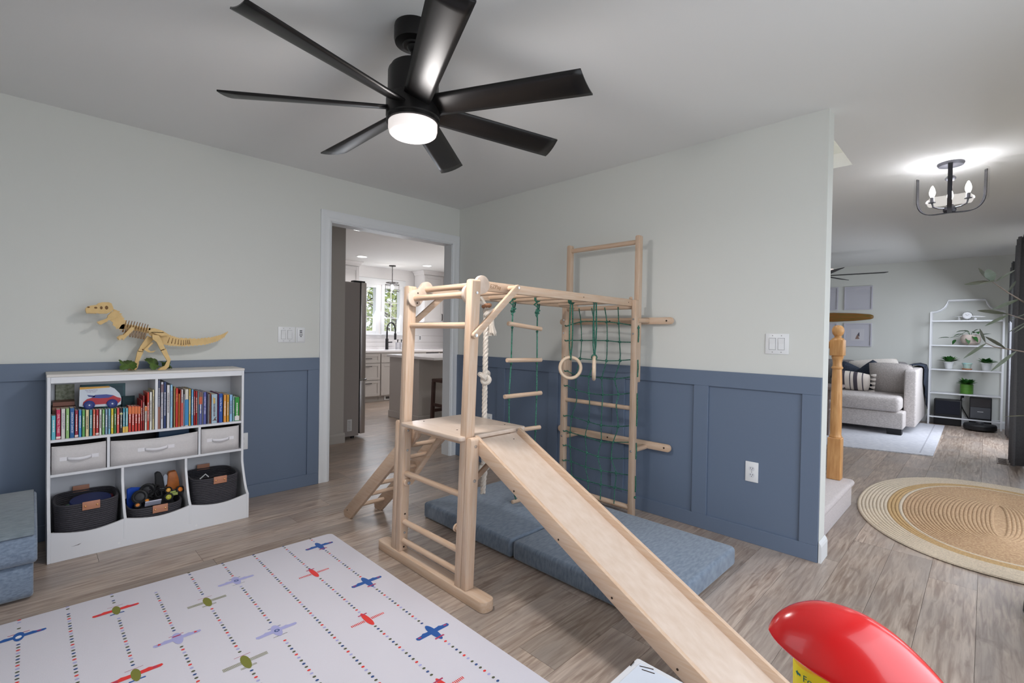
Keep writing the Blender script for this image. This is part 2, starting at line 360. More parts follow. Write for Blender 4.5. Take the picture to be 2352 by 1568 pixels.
# wall behind the bookcase, doorway to the kitchen
DX0, DX1, DZ = -1.316, -.083, 2.090
mb = MB().box(-4.1, DX0, 0, .115, 0, H); mb.box(DX0, DX1, 0, .115, DZ, H); mb.box(DX1, .117, 0, .115, 0, H)
wl = struct(build('wall_left', mb, M['wall'], smooth=0))
def wains(par, kind, u0, u1, battens):
    """blue board wainscot: panel sheet, rails, battens. kind 'A' on y=0 (u = x), 'B' on x=0 (u = y)"""
    def bx(a, b, d0, d1, z0, z1):
        return MB().box(a, b, -d1, -d0, z0, z1) if kind == 'A' else MB().box(-d1, -d0, a, b, z0, z1)
    build('panel_sheet', bx(u0, u1, 0, .004, 0, .998), M['blue'], par, smooth=0)
    build('top_rail', bx(u0, u1, .004, .019, .903, .998), M['blue'], par, bevel=.0015, smooth=0)
    build('bottom_rail', bx(u0, u1, .004, .019, 0, .09), M['blue'], par, bevel=.0015, smooth=0)
    for a, b in battens: build('batten', bx(a, b, .004, .0185, .09, .903), M['blue'], par, bevel=.0015, smooth=0)
wains(wl, 'A', -4.0, -1.3985, [(-1.4885, -1.3985), (-2.1, -2.0), (-2.71, -2.61), (-3.32, -3.22)])
# wall with the climbing frame
mb = MB().box(0, .117, -3.124, 0, 0, H)
wr = struct(build('wall_right', mb, M['wall'], smooth=0))
wains(wr, 'B', -3.122, -.004, [(-.10, -.004), (-.697, -.597), (-1.308, -1.208), (-1.92, -1.82), (-2.517, -2.424), (-3.122, -3.032)])
b = MB().prism([(0, 0), (.014, 0), (.014, .085), (.010, .098), (.004, .108), (.0005, .112), (0, .112)], 'x', -.012, .13)
b.xf(lambda p: V((p.x, -3.125-p.y, p.z)))
build('end_baseboard', b, M['trim'], wr, smooth=0)
# door casing and jamb
def casing_profile():  # (across, proud)
    return [(0, 0), (0, .010), (.012, .016), (.022, .0165), (.030, .0135), (.055, .012), (.068, .0145), (.083, .0125), (.083, 0)]
dr = struct(build('door_1', MB().box(DX0, DX0+.012, -.001, .116, 0, DZ).box(DX1-.012, DX1, -.001, .116, 0, DZ).box(DX0, DX1, -.001, .116, DZ-.012, DZ), M['trim'], smooth=0))
pr = casing_profile()
def casing(vert, a, z0, z1, flip):
    mb = MB(); n = len(pr); vs = []
    for t in (0, 1):
        for (u, d) in pr:
            if vert:
                x = a-u if not flip else a+u
                vs.append((x, -d, z0 if t == 0 else z1+u))
            else:
                vs.append(((DX0+.004-u) if t == 0 else (DX1-.004+u), -d, z1+u))
    fs = [tuple(range(n)), tuple(range(n, 2*n))]+[(i, (i+1) % n, n+(i+1) % n, n+i) for i in range(n)]
    return mb.add(vs, fs)
build('side_casing', casing(1, DX0+.004, 0, DZ-.004, False), M['trim'], dr, smooth=20)
build('side_casing', casing(1, DX1-.004, 0, DZ-.004, True), M['trim'], dr, smooth=20)
build('head_casing', casing(0, 0, 0, DZ-.004, False), M['trim'], dr, smooth=20)
# unseen shell behind the camera (openings where the daylight enters)
mb = MB().box(-4.1, -2.95, -4.85, -4.7, 0, H).box(-.55, .4, -4.85, -4.7, 0, H).box(-2.95, -.55, -4.85, -4.7, 2.08, H)
mb.box(2.0, 3.3, -4.85, -4.7, 0, H).box(.4, 2.0, -4.85, -4.7, 2.12, H)
struct(build('wall_rear', mb, M['wall'], smooth=0))
mb = MB().box(-4.15, -4.0, -4.85, .115, 0, .9).box(-4.15, -4.0, -4.85, .115, 2.0, H).box(-4.15, -4.0, -4.85, -3.2, .9, 2.0).box(-4.15, -4.0, -1.8, .115, .9, 2.0)
struct(build('wall_window_side', mb, M['wall'], smooth=0))
mb = MB().box(3.3, 3.45, -4.85, -4.12, 0, H).box(3.3, 6.75, -4.27, -4.12, 0, .3).box(3.3, 6.75, -4.27, -4.12, 2.1, H).box(3.45, 3.8, -4.27, -4.12, .3, 2.1).box(6.2, 6.75, -4.27, -4.12, .3, 2.1)
struct(build('wall_front', mb, M['wall'], smooth=0))
struct(build('wall_living_far', MB().box(6.6, 6.75, -4.2, 1.0, 0, H), M['wall'], smooth=0))
bb = MB().prism([(0, 0), (.014, 0), (.014, .085), (.004, .105), (0, .108)], 'y', -4.1, 1.0); bb.xf(lambda p: V((6.6-p.x, p.y, p.z)))
struct(build('baseboard_living_far', bb, M['trim'], smooth=0))
struct(build('wall_living_side', MB().box(1.3, 6.75, .0, .12, 0, H), M['wall'], smooth=0))
struct(build('wall_stair_side', MB().box(1.24, 1.34, -1.9, .12, 0, H), M['wall'], smooth=0))
# stairwell above the stairs (upper hall)
mb = MB().box(.03, .13, -3.05, 1.2, H+.1, 4.9).box(1.07, 1.17, -3.05, 1.2, H+.1, 4.9).box(.03, 1.17, -3.15, -3.05, H+.1, 4.9).box(.03, 1.17, 1.2, 1.3, H+.1, 4.9).box(.03, 1.17, -3.15, 1.3, 4.9, 5.0)
struct(build('wall_stairwell', mb, M['wall'], smooth=0))
point('stairwell_fill_light', (.6, -1.6, 4.2), 60, (1, .97, .95), .12)  # unseen light added to brighten the stairwell walls
# kitchen shell
struct(build('wall_kitchen_side', MB().box(3.2, 3.35, .115, 4.6, 0, H), M['cabw'], smooth=0))
pw = struct(build('wall_pantry', MB().box(-2.2, -.60, 1.205, 1.30, 0, H).box(-2.2, -2.05, .115, 1.3, 0, H), M['pantry'], smooth=0))
bb = MB().prism([(0, 0), (.014, 0), (.014, .085), (.004, .105), (0, .108)], 'x', -2.05, -.588); bb.xf(lambda p: V((p.x, 1.205-p.y, p.z)))
build('pantry_baseboard', bb, M['pantry'], pw, smooth=0)
struct(build('wall_fridge_back', MB().box(-1.25, -1.1, 1.3, 4.6, 0, H), M['cabw'], smooth=0))
KY = 4.40
WL = (1.18, 1.585, 1.205, 2.085); WR = (1.70, 2.105, 1.205, 2.085)
mb = MB().box(-1.1, WL[0], KY, KY+.16, 0, H).box(WR[1], 3.35, KY, KY+.16, 0, H).box(WL[0], WR[1], KY, KY+.16, 0, 1.205).box(WL[0], WR[1], KY, KY+.16, 2.085, H).box(WL[1], WR[0], KY, KY+.16, 1.205, 2.085)
kw = struct(build('wall_kitchen_back', mb, M['cabw'], smooth=0))
build('head_board', MB().box(.6, 2.19, KY-.02, KY, 2.115, 2.225), M['trim'], kw, bevel=.003, smooth=0)
for zz in (1.03, 1.16): build('backsplash_joint', MB().box(.6, 3.2, KY-.003, KY, zz, zz+.004), M['pantry'], kw, smooth=0)
for nm, (a, b, c, d) in (('window_1', WL), ('window_2', WR)):
    fr = MB().box(a-.03, a+.035, KY-.02, KY+.09, c-.02, d+.03).box(b-.035, b+.03, KY-.02, KY+.09, c-.02, d+.03).box(a+.035, b-.035, KY-.02, KY+.09, d-.035, d+.03).box(a+.035, b-.035, KY-.02, KY+.09, c-.02, c+.035)
    w = struct(build(nm, fr, M['trim'], bevel=.003, smooth=0))
    build('pane', MB().box(a+.03, b-.03, KY+.05, KY+.056, c+.03, d-.03), M['glass'], w, smooth=0)
    build('muntin', MB().box((a+b)/2-.008, (a+b)/2+.008, KY+.035, KY+.049, c+.03, d-.03), M['trim'], w, smooth=0)
    for t in (.33, .66): build('muntin', MB().box(a+.03, b-.03, KY+.035, KY+.049, c+(d-c)*t-.008, c+(d-c)*t+.008), M['trim'], w, smooth=0)
    build('sill', MB().box(a-.05, b+.05, KY-.05, KY+.02, c-.045, c-.02), M['trim'], w, bevel=.003, smooth=0)
# ground outside
struct(build('ground', MB().box(-20, 20, 4.7, 30, -.6, -.4), mk('lawn_green', C(96, 118, 70), .95, noise=(3, .4)), smooth=0))
# ================================================================== CLIMBING FRAME
def lean(p): return V((p.x, p.y-.040*p.z, p.z))
WX, WY, WZ = M['woodx'], M['woody'], M['woodz']
cf = thing('climbing_gym', 'large beech climbing frame with monkey bars, platform and wall ladder in the corner', 'climbing frame', (-1.0, -1.8, 0))
b = MB().prism(rrect(-1.640, -1.566, -2.245, -1.352, .030, 5), 'z', 0, .048); build('base_beam', b, WY, cf, bevel=.004, segs=2)
def post(x0, x1, y0, y1, z0, z1, fn=None, name='post', rt=.022):
    rt = min(rt, (y1-y0)/2-.003)
    poly = [(y0, z0), (y1, z0), (y1, z1-rt)]+[(y1-rt+rt*cos(a), z1-rt+rt*sin(a)) for a in (pi/8, pi/4, 3*pi/8)]+[(y1-rt, z1), (y0+rt, z1)]+[(y0+rt-rt*sin(a), z1-rt+rt*cos(a)) for a in (pi/8, pi/4, 3*pi/8)]+[(y0, z1-rt)]
    mb = MB().prism(poly, 'x', x0, x1)
    if fn: mb.xf(fn)
    return build(name, mb, WZ, cf, bevel=.003, segs=2)
post(-1.632, -1.583, -2.075, -2.031, .048, 1.445, lean, 'tall_post', .012)
post(-1.632, -1.583, -1.570, -1.525, .048, 1.445, lean, 'tall_post', .012)
post(-1.632, -1.583, -2.112, -2.076, .048, .738, lean, 'short_post', .014)
post(-1.632, -1.583, -1.524, -1.487, .048, .738, lean, 'short_post', .014)
def bolt(p, nrm, r=.0075, par=cf):
    p = V(p); nn = V(nrm); mb = MB(); mb.cyl(p-nn*.003, p+nn*.003, r, 14); mb.cyl(p+nn*.003, p+nn*.0045, r*.75, 12, r*.6)
    return build('bolt', mb, M['steel'], par)
def screwhole(p, nrm, r=.005, par=cf):
    p = V(p); nn = V(nrm); return build('screw_hole', MB().cyl(p-nn*.004, p+nn*.0006, r, 12), M['hole'], par)
for z in (1.240, .462, .202, .102):
    mb = MB().cyl((-1.606, -2.04, z), (-1.606, -1.56, z), .0145, 16); mb.xf(lean); build('rung', mb, WY, cf)
for z in (.255, .145, .075): screwhole(lean(V((-1.583+.026-.049, -2.031, z))), (0, 1, 0)) if 0 else None
for z in (.700, .545): bolt(lean(V((-1.606, -2.113, z))), (0, -1, 0))
for z in (.245, .068): screwhole(lean(V((-1.606, -1.571, z))), (0, -1, 0))
for z in (.690, .585, .145): bolt(lean(V((-1.606, -1.571, z))), (0, -1, 0), .006)
bolt(lean(V((-1.606, -2.076, 1.385))), (0, -1, 0), .006)
# clover plates with pull-up bars
def clover(y0, y1):
    mb = MB()
    ca, cb = (-1.601, 1.381), (-1.530, 1.431); pts = []
    d = V((cb[0]-ca[0], cb[1]-ca[1])); ang = math.atan2(d.y, d.x)
    for i in range(19): a = ang+rad(62)+rad(236)*i/18; pts.append((ca[0]+.044*cos(a), ca[1]+.044*sin(a)))
    mid = ((ca[0]+cb[0])/2, (ca[1]+cb[1])/2)
    pts.append((mid[0]+.030*sin(ang), mid[1]-.030*cos(ang)))
    for i in range(19): a = ang-rad(118)+rad(236)*i/18; pts.append((cb[0]+.042*cos(a), cb[1]+.042*sin(a)))
    pts.append((mid[0]-.030*sin(ang), mid[1]+.030*cos(ang)))
    mb.prism(pts, 'y', y0, y1); return build('clover_plate', mb, M['ply'], cf, bevel=.003, segs=2)
clover(-1.645, -1.626); clover(-2.086, -2.067)
for x, z in ((-1.601, 1.381), (-1.530, 1.431)): build('pull_up_bar', MB().cyl((x, -2.07, z), (x, -1.64, z), .0145, 18), WY, cf)
for x, z in ((-1.588, 1.409), (-1.592, 1.357)): screwhole((x, -1.6455, z), (0, -1, 0), .004)
# monkey bar rails and rungs
def rail(y, x0, x1, z0, z1, nm='monkey_rail'):
    r = .014; mb = MB().prism([(x0+r, z0), (x1, z0), (x1, z1), (x0+r, z1), (x0+.004, z1-r*.6), (x0, z1-r*1.4), (x0, z0+r*1.4), (x0+.004, z0+r*.6)], 'y', y-.0125, y+.0125)
    return build(nm, mb, WX, cf, bevel=.003, segs=2)
rail(-2.066, -1.545, -.172, 1.404, 1.449); rail(-1.592, -1.555, -.172, 1.404, 1.449)
for x in (-1.265, -1.04, -.83, -.60, -.38): build('monkey_rung', MB().cyl((x, -2.06, 1.424), (x, -1.60, 1.424), .0145, 16), WY, cf)
for x in (-1.49, -.74, -.25): screwhole((x, -2.079, 1.427), (0, -1, 0), .003)
build('engraving', text_mb('EZPlay', .027, (-1.478, -2.0790, 1.419), (1, 0, 0), (0, 0, 1), .0004, .95), mk('engraved_brown', C(150, 114, 82), .7), cf, smooth=0, recalc=False)
def strap(p0, p1, y, w=.030, t=.016, nm='brace', m=WX):
    p0, p1 = V((p0[0], 0, p0[1])), V((p1[0], 0, p1[1])); d = (p1-p0).normalized(); a = math.atan2(d.z, d.x); pts = []
    for i in range(9): q = a+pi/2+pi*i/8; pts.append((p0.x+w/2*cos(q), p0.z+w/2*sin(q)))
    for i in range(9): q = a-pi/2+pi*i/8; pts.append((p1.x+w/2*cos(q), p1.z+w/2*sin(q)))
    return build(nm, MB().prism(pts, 'y', y-t/2, y+t/2), m, cf, bevel=.003, segs=2)
strap((-1.616, 1.195), (-1.352, 1.427), -2.134, .031, .018); bolt((-1.616, -2.144, 1.195), (0, -1, 0)); bolt((-1.352, -2.144, 1.427), (0, -1, 0), .006)
strap((-1.590, 1.235), (-1.352, 1.427), -1.572, .031, .016)
build('brace_spacer', MB().cyl((-1.352, -2.126, 1.427), (-1.352, -2.078, 1.427), .013, 14), WY, cf)
# platform
b = MB().prism([(x, y) for x, y in rrect(-1.662, -1.236, -2.098, -1.612, .014, 4)], 'z', .722, .740); build('platform_board', b, M['ply'], cf, bevel=.003, segs=2)
build('platform_cleat', MB().box(-1.60, -1.572, -2.05, -1.64, .690, .722), WY, cf, bevel=.003)
build('platform_cleat', MB().box(-1.33, -1.30, -2.08, -1.63, .690, .722), WY, cf, bevel=.003)
build('platform_cleat', MB().box(-1.572, -1.25, -2.074, -2.046, .690, .722), WX, cf, bevel=.003)
build('platform_cleat', MB().box(-1.572, -1.25, -1.66, -1.632, .690, .722), WX, cf, bevel=.003)
strap((-1.586, .415), (-1.36, .668), -1.600, .028, .016); strap((-1.606, .487), (-1.30, .690), -2.070, .026, .014)
build('brace_knob', MB().cyl((-1.604, -1.60, .415), (-1.604, -1.571, .415), .019, 18), WY, cf, bevel=.003); bolt((-1.604, -1.609, .415), (0, -1, 0), .009)
build('dowel_peg', MB().cyl((-1.606, -2.05, .300), (-1.606, -2.006, .300), .012, 16).cyl((-1.606, -2.02, .300), (-1.606, -2.008, .300), .019, 16), WY, cf, bevel=.002)
for x, y in ((-1.55, -1.66), (-1.56, -1.95), (-1.29, -2.0)): screwhole((x, y, .7405), (0, 0, 1), .004)
# wall ladder
FX = -.207
post(FX, FX+.040, -2.110, -2.074, .0, 1.447, None, 'wall_ladder_post'); post(FX, FX+.040, -1.528, -1.490, .0, 1.447, None, 'wall_ladder_post')
post(FX+.040, FX+.080, -2.105, -2.069, .9, 1.878, None, 'extension_post', .012); post(FX+.040, FX+.080, -1.530, -1.493, .9, 1.878, None, 'extension_post', .012)
build('pull_up_bar', MB().cyl((FX+.06, -2.08, 1.836), (FX+.06, -1.52, 1.836), .0165, 18), WY, cf)
for z, r in ((1.400, .0155), (.727, .0150), (.064, .018)): build('rung', MB().cyl((FX+.02, -2.08, z), (FX+.02, -1.52, z), r, 18), WY, cf)
for z in (1.318, 1.222): bolt((FX, -2.092, z), (-1, 0, 0), .0065); bolt((FX, -1.509, z), (-1, 0, 0), .0065)
bolt((FX, -2.092, .445), (-1, 0, 0), .0075); bolt((FX, -1.509, .455), (-1, 0, 0), .0075)
build('bar_knob', MB().ball((FX+.01, -2.063, 1.458), (.012, .012, .010)), WY, cf)
def wboard(zc, h, nm='wall_board'):
    pts = rrect(-2.285, -1.335, zc-h/2, zc+h/2, h/2-.001, 6)
    return build(nm, MB().prism(pts, 'x', -.042, -.0205), WY, cf, bevel=.004, segs=2)
wboard(1.312, .046); wboard(.468, .050)
for z in (1.312, .468):
    for y in (-2.24, -1.80): screwhole((-.0425, y, z), (-1, 0, 0), .006)
for y in (-2.09, -1.51):
    for z in (1.312, .452): build('spacer_dowel', MB().cyl((FX+.03, y-.012, z), (-.04, y-.012, z), .016, 16), WX, cf)
# ------------------------------------------------------------------ slide, ramp ladder
sl = thing('slide', 'pale plywood slide hooked on the climbing frame platform, sloping to the camera', 'slide', (-1.43, -2.8, 0))
SL0, SL1, SLO = -2.112, -3.50, .528
def srail(x0, x1, nm='side_rail'):
    zt = lambda y: .744+SLO*(y+2.112); h = .082
    poly = [(SL0-.002, zt(SL0)), (SL0+.006, zt(SL0)-.03), (SL0-.02, zt(SL0)-h), (SL1+.02, zt(SL1+.02)-h), (SL1-.01, zt(SL1)-.05), (SL1, zt(SL1))]
    return build(nm, MB().prism(poly, 'x', x0, x1), M['plyedge'] if nm == 'x' else WY, sl, bevel=.003, segs=2)
srail(-1.589, -1.571); srail(-1.309, -1.291)
zb = lambda y, o: .744+SLO*(y+2.112)-o
b = MB().prism([(-2.100, zb(-2.112, .026)), (-2.100, zb(-2.112, .044)), (SL1+.02, zb(SL1+.02, .050)), (SL1+.02, zb(SL1+.02, .036))], 'x', -1.571, -1.309)
build('slide_bed', b, M['ply'], sl, smooth=0)
for t in (.17, .37, .57, .77): y = SL0-.05-t*1.2; build('screw', MB().cyl((-1.590, y, zb(y, .058)), (-1.586, y, zb(y, .058)), .004, 10), M['hole'], sl)
for x in (-1.54, -1.36): build('screw', MB().cyl((x, -2.135, zb(-2.135, .032)), (x, -2.135, zb(-2.135, .034)), .004, 10), M['hole'], sl)
lad = thing('ramp_ladder', 'small beech ramp ladder leaning on the far side of the platform', 'ladder', (-1.44, -1.1, 0))
def lrail(x0, x1):
    p0, p1 = V((0, -.805, .030)), V((0, -1.60, .688)); d = (p1-p0).normalized(); nrm = V((0, -d.z, d.y)); h = .030
    a, c_ = p0+nrm*h, p0-nrm*h; e, g = p1+nrm*h, p1-nrm*h
    foot = [(c_.y+.002, .0), (c_.y-.055, .0)]
    poly = [(a.y, a.z), (e.y, e.z), (g.y, g.z), (c_.y, c_.z)]
    mb = MB().prism([(-.776, .034), (-.786, .004), (-.792, 0), (-.862, 0), (-1.612, .652), (-1.612, .705), (-1.565, .712)], 'x', x0, x1)
    return build('side_rail', mb, WY, lad, bevel=.003, segs=2)
lrail(-1.556, -1.532); lrail(-1.338, -1.314)
for k in range(6):
    t = k/6.0; y, z = -.905-.121*k, .092+.0985*k; build('rung', MB().cyl((-1.54, y, z), (-1.33, y, z), .0125, 14), WX, lad)
screwhole((-1.5565, -.83, .05), (-1, 0, 0), .004, lad)
# ------------------------------------------------------------------ climbing rope
def twist(mb, path, R, r, pitch=.05, strands=3, n=6):
    L = [0]
    for a, c_ in zip(path[:-1], path[1:]): L.append(L[-1]+(V(c_)-V(a)).length)
    N = max(8, int(L[-1]/pitch*10))
    def at(s_):
        for i in range(len(L)-1):
            if s_ <= L[i+1] or i == len(L)-2:
                t = (s_-L[i])/max(1e-9, L[i+1]-L[i]); return V(path[i]).lerp(V(path[i+1]), t), (V(path[i+1])-V(path[i])).normalized()
    for k in range(strands):
        pts = []
        for j in range(N+1):
            s_ = L[-1]*j/N; p, d = at(s_); a = V((1, 0, 0))-d*d.x; a.normalize(); b_ = d.cross(a); th = 2*pi*(s_/pitch+k/strands)
            pts.append(p+a*R*cos(th)+b_*R*sin(th))
        mb.tube(pts, r, n)
    return mb
RX, RY = -1.16, -1.70
cr = thing('climbing_rope', 'thick white twisted cotton rope with knots hanging from a monkey bar', 'rope', (RX, RY, .3))
build('rope_line', twist(MB(), [(RX, RY, 1.352), (RX, RY, .435), (RX+.005, RY, .40), (RX-.004, RY, .285)], .0078, .0092, .075), M['rope'], cr)
def knot(c_, R, r, seed=0):
    mb = MB(); pts = []
    for i in range(40):
        t = 2*pi*i/40; q = V((sin(t)+2*sin(2*t), cos(t)-2*cos(2*t), -1.1*sin(3*t)))*(R/3.0); q = Matrix.Rotation(1.1+seed, 3, 'X') @ q; pts.append(V(c_)+q)
    mb.tube(pts, r, 8, closed=True); return mb
build('knot', knot((RX, RY, .955), .036, .0135), M['rope'], cr); build('knot', knot((RX-.004, RY, .415), .030, .0135, .8), M['rope'], cr)
b = knot((RX+.016, RY-.012, 1.325), .036, .014, 2.2); build('knot', b, M['rope'], cr)
mb = MB(); c0 = V((RX+.025, RY-.022, 1.30))
for i in range(46):
    rr = random.Random(i); a = rr.uniform(0, 2*pi); q = sqrt(rr.random()); z1 = 1.200+rr.uniform(-.008, .012)
    mb.tube([c0+V((cos(a)*q*.010, sin(a)*q*.010, 0)), c0+V((cos(a)*q*.014, sin(a)*q*.014, -.05)), V((c0.x+.004+cos(a)*q*.024, c0.y+sin(a)*q*.024-.004, z1))], .0026, 4)
o = build('tassel', mb, M['rope'], cr); o['kind'] = 'stuff'
b = MB().torus((RX+.004, RY, 1.365), .022, .009, (0, .3, 1), 20, 8); build('grommet', b, mk('wooden_rope_ring', C(176, 128, 96), .5), cr)
b = MB().tube([(RX-.004+(-.105)*0, RY, 1.37), (RX-.03, RY, 1.40), (RX-.07, RY, 1.435), (RX-.105, RY, 1.448), (RX-.128, RY, 1.42), (RX-.09, RY, 1.395), (RX-.02, RY, 1.375)], .009, 8)
build('hanging_loop', b, M['rope'], cr)
# ------------------------------------------------------------------ rope ladder
rl = thing('rope_ladder', 'green rope ladder with beech rungs hanging under the monkey bars', 'rope ladder', (-.93, -1.80, .11))
Y0 = -1.80
rz = [(1.266, 1.240), (1.055, 1.050), (.847, .846), (.643, .635), (.40, .39), (.113, .113)]
rcx = [(-1.08, -.792), (-1.085, -.787), (-1.10, -.782), (-1.085, -.788), (-1.0, -.72), (-.792, -.54)]
ry = [(-1.80, -1.80), (-1.80, -1.80), (-1.80, -1.80), (-1.79, -1.80), (-1.69, -1.73), (-1.575, -1.60)]
mbs = [MB(), MB()]; paths = [[V((-1.04, -1.80, 1.395))], [V((-.83, -1.80, 1.395))]]
for k in range(6):
    (x0, x1), (z0, z1), (ya, yb) = rcx[k], rz[k], ry[k]; p0, p1 = V((x0, ya, z0)), V((x1, yb, z1))
    build('rung', MB().cyl(p0, p1, .0128, 14), WX, rl, bevel=.002)
    for q, t in ((0, .12), (1, .87)):
        c_ = p0.lerp(p1, t); paths[q] += [c_+V((0, 0, .012)), c_-V((0, 0, .012))]
        build('stop_knot', MB().ball(c_-V((0, 0, .0195)), (.008, .008, .007), 8, 6), M['green_rope'], rl)
for q in (0, 1): build('side_rope', MB().tube(paths[q], .0042, 7), M['green_rope'], rl)
for x in (-1.04, -.83):
    mb = MB()
    for dx in (-.006, .006): mb.torus((x+dx*.6, -1.80+dx, 1.424), .019, .0042, (.25, 1, 0), 18, 6)
    mb.tube([(x, -1.80, 1.405), (x-.03, -1.80, 1.385), (x-.02, -1.81, 1.375), (x+.03, -1.79, 1.39), (x+.012, -1.80, 1.36), (x-.012, -1.80, 1.35), (x+.01, -1.805, 1.335), (x-.008, -1.795, 1.322), (x, -1.80, 1.31)], .0048, 7)
    mb.add(*(lambda k_: (k_.v, k_.f))(knot((x, -1.80, 1.345), .016, .005, 1)))
    build('tie_knot', mb, M['green_rope'], rl)
# ------------------------------------------------------------------ gymnastic rings
def ring(cx, cy, cz, nrm, lab):
    t = thing('gymnastic_ring', lab, 'ring', (cx, cy, cz), 'gymnastic rings')
    build('hoop', MB().torus((cx, cy, cz), .066, .0105, nrm, 40, 12), mk('ring_beech', C(222, 198, 172), .4) if 'ring_beech' not in bpy.data.materials else bpy.data.materials['ring_beech'], t)
    mb = MB()
    for dx, dy in ((-.008, .004), (.008, -.004)):
        mb.tube([(cx+dx*.4, cy, cz+.078), (cx+dx, cy+dy, cz+.14), (cx+dx*1.4, cy+dy, 1.25), (-.60+dx*.6, cy+dy, 1.408)], .0048, 6)
    mb.torus((cx, cy, cz+.066), .0155, .0045, V(nrm).cross(V((0, 0, 1))), 18, 6)
    build('strap', mb, M['green_rope'], t)
    mb = MB()
    for dy in (-.009, 0, .009): mb.torus((-.60, cy+dy, 1.424), .0195, .0046, (0, 1, .1), 18, 6)
    build('hitch', mb, M['green_rope'], t)
    return t
ring(-.60, -1.882, 1.000, (.69, .72, 0), 'beech gymnastic ring seen face-on, hanging left on green rope')
ring(-.60, -2.062, 1.008, (-.55, .83, 0), 'beech gymnastic ring seen edge-on, hanging right on green rope')
# ------------------------------------------------------------------ climbing net
net = thing('climbing_net', 'green rope climbing net laced across the wall ladder posts', 'net', (FX+.02, -1.8, .1))
NV = [[(-1.645, 1.402), (-1.65, 1.305), (-1.659, 1.17), (-1.65, 1.038), (-1.616, .915), (-1.619, .807), (-1.639, .731), (-1.584, .607), (-1.571, .487), (-1.573, .381), (-1.585, .274), (-1.594, .167), (-1.617, .07)],
[(-1.756, 1.402), (-1.764, 1.307), (-1.773, 1.172), (-1.778, 1.035), (-1.732, .913), (-1.732, .794), (-1.753, .734), (-1.734, .589), (-1.707, .479), (-1.724, .364), (-1.715, .261), (-1.741, .164), (-1.751, .066)],
[(-1.865, 1.402), (-1.872, 1.303), (-1.878, 1.172), (-1.875, 1.033), (-1.84, .91), (-1.851, .794), (-1.86, .732), (-1.842, .58), (-1.844, .466), (-1.819, .356), (-1.849, .263), (-1.848, .165), (-1.861, .066)],
[(-1.972, 1.402), (-1.968, 1.293), (-1.977, 1.166), (-1.984, 1.04), (-1.945, .911), (-1.977, .809), (-1.973, .736), (-1.979, .591), (-1.942, .478), (-1.931, .364), (-1.97, .271), (-1.962, .171), (-1.97, .066)]]
NR = [((-1.53, 1.277), (-2.076, 1.278)), ((-1.53, 1.168), (-2.076, 1.166)), ((-1.53, 1.043), (-2.076, 1.051)), ((-1.53, .942), (-2.076, .937)), ((-1.53, .833), (-2.076, .829)), ((-1.53, .609), (-2.076, .611)), ((-1.53, .496), (-2.076, .5)), ((-1.53, .389), (-2.076, .392)), ((-1.53, .277), (-2.076, .28)), ((-1.53, .171), (-2.076, .173))]
ROWI = [1, 2, 3, 4, 5, 7, 8, 9, 10, 11]; NX = -.187
def smooth_path(pts, k=4):
    out = []
    for i in range(len(pts)-1):
        p0 = pts[max(i-1, 0)]; p1, p2 = pts[i], pts[i+1]; p3 = pts[min(i+2, len(pts)-1)]
        for j in range(k):
            t = j/k; out.append(.5*((2*p1)+(p2-p0)*t+(2*p0-5*p1+4*p2-p3)*t*t+(3*p1-p0-3*p2+p3)*t*t*t))
    out.append(pts[-1]); return out
for v_ in NV:
    pts = [V((NX-(.020 if abs(z-.732) < .01 or z > 1.39 or z < .08 else 0), y, z)) for y, z in v_]
    build('net_cord', MB().tube(smooth_path(pts, 3), .0036, 6), M['green_rope'], net)
for r_, i in zip(NR, ROWI):
    pts = [V((NX, *r_[0]))]+[V((NX, *v_[i])) for v_ in NV]+[V((NX, *r_[1]))]
    build('net_cord', MB().tube(smooth_path(pts, 3), .0036, 6), M['green_rope'], net)
for v_ in NV:
    for i in ROWI:
        y, z = v_[i]; build('net_knot', knot((NX, y, z), .0085, .0042, i), M['green_rope'], net)
mb = MB()
for i in range(0, 10, 2):   # lacing that shows on the outer face of the near post
    za, zb_ = NR[i][1][1], NR[min(i+1, 9)][1][1]
    if i < 9: mb.tube([(FX+.03, -2.113, za), (FX+.03, -2.116, (za+zb_)/2), (FX+.03, -2.113, zb_)], .0042, 6)
for i in range(10): z = NR[i][0][1]; mb.tube([(FX-.004, -1.524, z+.004), (FX-.006, -1.530, z-.004), (NX, -1.545, z)], .0042, 6)
mb.ball((FX+.025, -2.116, 1.262), .009, 8, 6); mb.ball((FX+.025, -2.116, .140), .009, 8, 6)
build('lacing', mb, M['green_rope'], net)
# ------------------------------------------------------------------ landing pad
fp = thing('landing_pad', 'folding blue grey velour pad of two cushions under the climbing frame', 'pad', (-.79, -2.0, 0))
def cushion(x0, x1, y0, y1, z0, z1, r=.022):
    nx, ny = 14, 14; mb = MB().box(x0, x1, y0, y1, z0, z1)
    return mb
b = cushion(-1.190, -.368, -1.957, -1.152, 0, .101); build('pad_panel', b, M['pad'], fp, bevel=.02, segs=4, smooth=45)
b = cushion(-1.186, -.364, -2.825, -1.965, 0, .101); build('pad_panel', b, M['pad'], fp, bevel=.022, segs=4, smooth=45)
